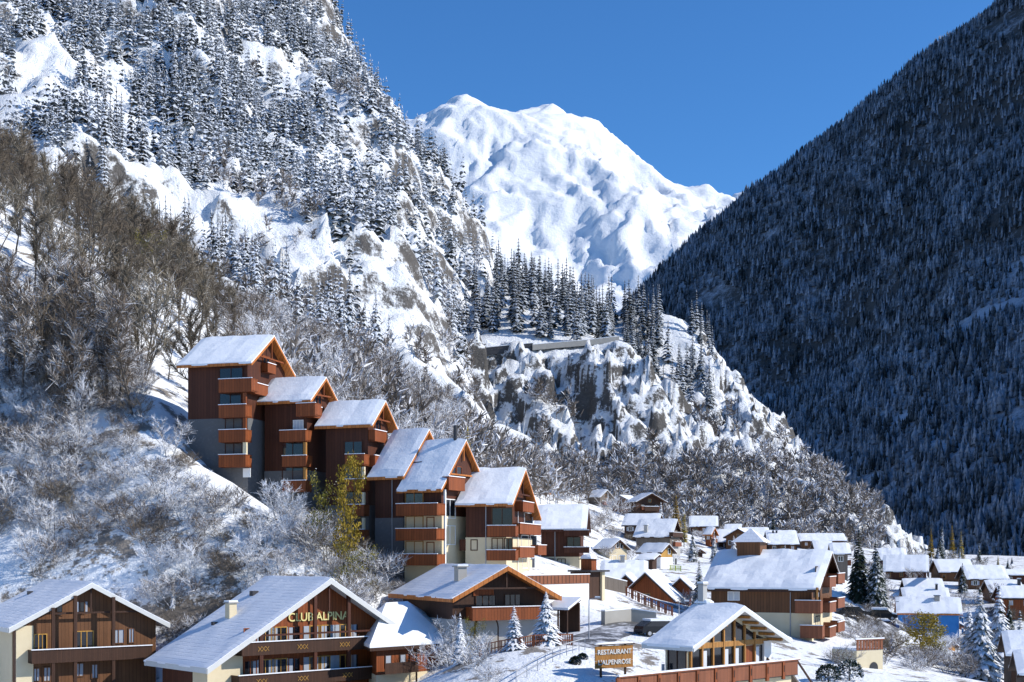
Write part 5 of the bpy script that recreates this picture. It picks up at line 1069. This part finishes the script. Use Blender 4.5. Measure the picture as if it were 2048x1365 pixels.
# garden shrubs and little trees between the village houses
gl = (('bare shrub in the gardens between the far village roofs', 'garden shrubs among the far roofs', 1200, 1700, 1040, 1130, 45), ('bare shrub on the bank between the blue house and the hotel', 'shrubs on the bank below the hotel', 1680, 2048, 1200, 1365, 42), ('bare tree in the gardens below the dark forest', 'garden trees below the forest', 1740, 2048, 1125, 1215, 30))
for lb, gp, u0, u1, v0, v1, n in gl:
    Q = vis_filter(spots(5000, -5, 150, 112, 440, 3.0, lambda u, v, X, Y, Z: (u > u0) & (u < u1) & (v > v0) & (v < v1), 31 + n, 1.0), 1.0)
    for (x, y, z, u, v) in Q[:n]: bare('garden_shrub' if 'shrub' in lb else 'garden_tree', rnd.choice(BUSH if 'shrub' in lb else MULTI), rnd.choice(('twigs_half', 'twigs_frost', 'twigs_brown')), (x, y, z), rnd.uniform(1.5, 3.0) * (1 if 'shrub' in lb else 1.7), lb, gp, False, 'shrub' if 'shrub' in lb else 'tree')
Q = vis_filter(spots(4000, 5, 150, 180, 450, 7.0, lambda u, v, X, Y, Z: (u > 1380) & (u < 2048) & (v > 1085) & (v < 1260), 77, 1.2), 2.0)
for (x, y, z, u, v) in Q[:26]: conifer('spruce_tree', rnd.choice(NEAR_DARK), (x, y, z), rnd.uniform(3.5, 7.5), rnd.uniform(.9, 1.2), 'garden spruce dusted with snow among the lower village houses', 'tree', 'garden spruces of the lower village')
# ------------------------------------------------------------------ roads, walls, fences, vehicles
def gz_of(fld, x, y): return float(fld(np.array([x]), np.array([y]))[0])
def ribbon(name, pts, wd, mat, label, kind='structure', fld=None, lift=.06):
    """road strip laid on the ground"""
    m = MB(); V = []; n = 0; dense = []
    for a, b in zip(pts[:-1], pts[1:]):
        k_ = max(2, int((Vector(b) - Vector(a)).length / 1.5)); dense += [Vector(a).lerp(Vector(b), i / k_) for i in range(k_)]
    dense.append(Vector(pts[-1])); cols = 5
    for i, p in enumerate(dense):
        d = (dense[min(i + 1, len(dense) - 1)] - dense[max(i - 1, 0)]); d.z = 0; d.normalize(); nrm = Vector((-d.y, d.x, 0))
        for j in range(cols): q = p + nrm * wd * (j / (cols - 1) - .5); V.append((q.x, q.y, gz_of(fld or valley, q.x, q.y) + lift))
    Q = [(i * cols + j, i * cols + j + 1, (i + 1) * cols + j + 1, (i + 1) * cols + j) for i in range(len(dense) - 1) for j in range(cols - 1)]
    return tag(m.add(V, Q).build(name, mat), label, kind=kind)
def wall_along(name, pts, hgt, th, mat, label, cat, fld=None, below=1.0, snow=.12, top_z=None, seg=1.0):
    e = empty(name, pts[0]); e.location.z = gz_of(fld or valley, pts[0][0], pts[0][1]) if top_z is None else pts[0][2]; o = e.location; tag(e, label, cat)
    m, s_ = MB(), MB()
    for a, b in zip(pts[:-1], pts[1:]):
        a, b = Vector(a), Vector(b); d = b - a; d.z = 0; nrm = Vector((-d.y, d.x, 0)).normalized() * th / 2; za, zb = (a.z, b.z) if top_z is not None else (gz_of(fld or valley, a.x, a.y) + hgt, gz_of(fld or valley, b.x, b.y) + hgt)
        def hexa(mm, f, lo, hi):
            q = [a - nrm * f, b - nrm * f, b + nrm * f, a + nrm * f]; zz = [za, zb, zb, za]
            mm.add([(p.x - o.x, p.y - o.y, z + lo - o.z) for p, z in zip(q, zz)] + [(p.x - o.x, p.y - o.y, z + hi - o.z) for p, z in zip(q, zz)], [(0,3,2,1),(4,5,6,7),(0,1,5,4),(1,2,6,5),(2,3,7,6),(3,0,4,7)])
        hexa(m, 1, -hgt - below, 0); hexa(s_, 1.1, .003, snow)
    m.build('masonry', mat, e)
    if snow: s_.build('snow', 'snow_roof', e)
    return e
def fence(name, pts, hgt, label, mat, step=1.2, pick=None, rails=(.45, .95), fld=None, snow=False, th=.06):
    e = empty(name, (pts[0][0], pts[0][1], gz_of(valley, pts[0][0], pts[0][1]))); o = e.location; tag(e, label, 'fence')
    P = []
    for a, b in zip(pts[:-1], pts[1:]):
        a, b = Vector(a[:2]), Vector(b[:2]); k_ = max(1, int((b - a).length / step)); P += [a.lerp(b, i / k_) for i in range(k_)]
    P.append(Vector(pts[-1][:2])); Z = [gz_of(valley, p.x, p.y) for p in P]
    pm = None
    for p, z in zip(P, Z):
        if pm is None: pm = MB().box(-th, th, -th, th, -.4, hgt).mesh('post', mat)
        q = link('post', pm, e); q.location = (p.x - o.x, p.y - o.y, z - o.z)
    for r in rails:
        m = MB()
        for i in range(len(P) - 1): m.beam((P[i].x - o.x, P[i].y - o.y, Z[i] - o.z + hgt * r), (P[i + 1].x - o.x, P[i + 1].y - o.y, Z[i + 1] - o.z + hgt * r), .05, .08)
        m.build('rail', mat, e)
    if pick:
        m = MB()
        for i in range(len(P) - 1):
            for j in range(pick):
                t = (j + .5) / pick; q = P[i].lerp(P[i + 1], t); z = Z[i] + (Z[i + 1] - Z[i]) * t - o.z; m.box(q.x - o.x - .05, q.x - o.x + .05, q.y - o.y - .02, q.y - o.y + .02, z + .05, z + hgt * .97)
        m.build('pickets', mat, e)
    if snow:
        m = MB()
        for i in range(len(P) - 1): m.beam((P[i].x - o.x, P[i].y - o.y, Z[i] - o.z + hgt + .04), (P[i + 1].x - o.x, P[i + 1].y - o.y, Z[i + 1] - o.z + hgt + .04), .14, .09)
        m.build('snow', 'snow_roof', e)
    return e
# cliff road on the spur
cr = [at(952, 701, 538), at(1010, 695, 540), at(1065, 690, 542), at(1120, 685, 544), at(1180, 680, 546), at(1238, 673, 548)]
wall_along('cliff_road_wall', cr[2:], 1.1, .7, 'concrete', 'pale masonry wall carrying the road along the cliff edge', 'wall', top_z=1, below=1.2, snow=.2)
wall_along('rock_gallery', [p + Vector((0, 1.5, .8)) for p in cr[:3]], 2.2, 2.0, 'metal_dark', 'dark roadside gallery at the left end of the cliff road', 'gallery', top_z=1, below=1, snow=.3)
V = []; 
for p in cr: V += [(p.x, p.y + .4, p.z - .25), (p.x, p.y + 6, p.z - .2)]
tag(MB().add(V, [(2 * i, 2 * i + 2, 2 * i + 3, 2 * i + 1) for i in range(len(cr) - 1)]).build('cliff_road', 'snow_roof'), 'snowy mountain road cut along the top of the cliff', kind='structure')
# streets
ribbon('street', [at(1150, 1300, 112), at(1200, 1268, 119), at(1250, 1252, 126), at(1330, 1235, 138)], 4.5, 'asphalt', 'cleared asphalt street curving up through the village')
ribbon('street', [at(1740, 1240, 168), at(1800, 1225, 190), at(1790, 1205, 215)], 5, 'asphalt', 'wet asphalt lane beside the snowy car park')
wall_along('retaining_wall', [at(1206, 1222, 128), at(1260, 1228, 131), at(1312, 1245, 131)], 1.3, .5, 'concrete', 'tan retaining wall along the cleared street', 'wall')
wall_along('retaining_wall', [at(1206, 1196, 150), at(1252, 1198, 152)], 1.4, .4, 'wood_grey', 'grey timber wall below the reddish lodge wing', 'wall')
fence('ramp_railing', [at(1252, 1200, 150), at(1290, 1215, 147), at(1345, 1238, 143)], 1.1, 'brown sloping railing leading down past the lodge wings', 'wood_rail', 1.1, 3)
fence('picket_fence', [at(960, 1296, 108.5), at(1040, 1294, 108.5), at(1145, 1280, 112)], 1.0, 'reddish picket fence in front of the snow-laden spruces', 'wood_rail', 1.3, 6)
fence('wire_fence', [at(1032, 1362, 98), at(1075, 1340, 101), at(1120, 1316, 105), at(1170, 1296, 110)], 1.0, 'thin post fence climbing the snow bank', 'metal_grey', 1.15, None, (.5, .96), th=.025)
fence('garden_fence', [at(1340, 1142, 256), at(1362, 1142, 256)], 1.1, 'lime green garden fence below the honey-yellow chalet', 'paint_green', .8, 5)
fence('roadside_fence', [at(1735, 1180, 200), at(1765, 1200, 190), at(1790, 1235, 178)], 1.0, 'dark roadside fence along the edge of the snowy car park', 'wood_dark', 1.5, None)
# arched terrace by the hotel
tr_ = empty('arched_terrace', at(1740, 1345, 128), R(28)); tag(tr_, 'stone terrace with round arch and slatted brown railing', 'terrace')
MB().box(-2.2, 1.2, -.5, 3.0, -2, 2.2).build('masonry', 'plaster_cream', tr_); 
tm = MB(); pts = [(-.55, -1), (.55, -1), (.55, .5)] + [(.55 * math.cos(t), .5 + .55 * math.sin(t)) for t in [math.pi * i / 8 for i in range(1, 8)]] + [(-.55, .5)]
tm.prism([(x, -.53, z) for x, z in pts], (0, .02, 0)).build('arch_opening', 'metal_dark', tr_)
for i in range(9): MB().box(-2.2 + i * .39, -1.9 + i * .39, -.5, -.45, 2.25, 3.2).build('rail_slat', 'wood_rail', tr_)
MB().box(-2.3, 1.4, -.56, -.40, 3.202, 3.30).build('handrail', 'wood_rail', tr_); MB().box(-2.3, 1.4, -.55, -.41, 3.302, 3.42).build('snow', 'snow_roof', tr_); MB().box(-2.15, 1.15, -.4, 2.95, 2.203, 2.4).build('terrace_snow', 'snow_roof', tr_)
# parked cars
k = NB('car_paint_dark'); k.col((0.015, 0.016, 0.02)); k.rough(.25); M['car_paint_dark'] = k.m; k = NB('car_paint_blue'); k.col((0.03, 0.07, 0.2)); k.rough(.25); M['car_paint_blue'] = k.m; k = NB('rubber'); k.col((.015, .015, .015)); k.rough(.8); M['rubber'] = k.m
def car(u, v, Y, rz, paint, label, snow=.12):
    p = at(u, v, Y); e = empty('parked_car', (p.x, p.y, ground_z(p.x, p.y) + .02), R(rz)); tag(e, label, 'car', 'cars parked in the snow')
    side = [(-2.1, .35), (2.05, .35), (2.1, .75), (1.3, .92), (.75, 1.42), (-1.2, 1.45), (-1.95, .98), (-2.12, .7)]
    MB().prism([(x, -.82, z) for x, z in side], (0, 1.64, 0)).build('body', paint, e)
    for sy in (-.823, .811): MB().prism([(x, sy, z) for x, z in ((1.15, .95), (.70, 1.36), (-1.15, 1.38), (-1.7, .98))], (0, .012, 0)).build('window', 'glass', e)
    MB().prism([(1.30, -.7, .94), (1.30, .7, .94), (.79, .66, 1.40), (.79, -.66, 1.40)], (.03, 0, .03)).build('windscreen', 'glass', e)
    for sx in (-1.35, 1.35):
        for sy in (-.86, .66):
            w_ = MB().tube((sx, sy, .33), (sx, sy + .2, .33), .33, .33, 14).build('wheel', 'rubber', e); MB().tube((sx, sy - .01, .33), (sx, sy + .21, .33), .19, .19, 10).build('rim', 'metal_grey', w_)
    for sy in (-.6, .6): MB().box(2.06, 2.12, sy - .16, sy + .16, .6, .74).build('headlight', 'paint_white', e)
    s_ = MB(); s_.prism([(.72, -.74, 1.43), (.72, .74, 1.43), (-1.18, .74, 1.46), (-1.18, -.74, 1.46)], (0, 0, snow)); s_.prism([(2.0, -.72, .80), (2.0, .72, .80), (1.35, .72, .93), (1.35, -.72, .93)], (0, 0, snow * .6)); s_.build('snow', 'snow_roof', e)
car(1702, 1192, 170, 10, 'car_paint_dark', 'dark car parked at the top of the snowy car park', .03); car(1768, 1215, 196, -5, 'car_paint_blue', 'snow-topped blue car beside the asphalt lane', .25); car(1762, 1240, 176, -8, 'car_paint_dark', 'snow-covered dark car nearest the arched terrace', .3); car(1315, 1258, 122, 25, 'car_paint_dark', 'dark car standing in the shade behind the restaurant', .2)
# lamps
def lamp(u, v, Y, hg, label):
    p = at(u, v, Y); e = empty('street_lamp', (p.x, p.y, ground_z(p.x, p.y))); tag(e, label, 'street lamp', 'street lamps')
    MB().tube((0, 0, -.3), (0, 0, hg), .06, .045, 8).build('post', 'metal_grey', e); MB().tube((0, 0, hg), (.7, -.2, hg + .15), .035, .03, 6).build('arm', 'metal_grey', e); MB().box(.5, 1.0, -.32, -.08, hg + .08, hg + .2).build('lamp_head', 'metal_grey', e); MB().box(.52, .98, -.31, -.09, hg + .202, hg + .28).build('snow', 'snow_roof', e)
lamp(1178, 1290, 116, 3.6, 'slim street lamp beside the painted building'); lamp(1358, 1240, 132, 2.6, 'short white-capped lamp above the restaurant roof'); lamp(1782, 1225, 185, 4.2, 'street lamp by the asphalt lane')
for (u, v, Y, lb, r_) in ((1165, 1322, 106, 'dark low bush poking through snow by the name board', .35), (1150, 1330, 104, 'second dark low bush by the name board', .4), (1295, 1340, 99, 'dark rounded hedge end beside the deck', .9), (1270, 1346, 98, 'smaller dark hedge mound beside the deck', .6)): round_bush(u, v, Y, r_, lb)
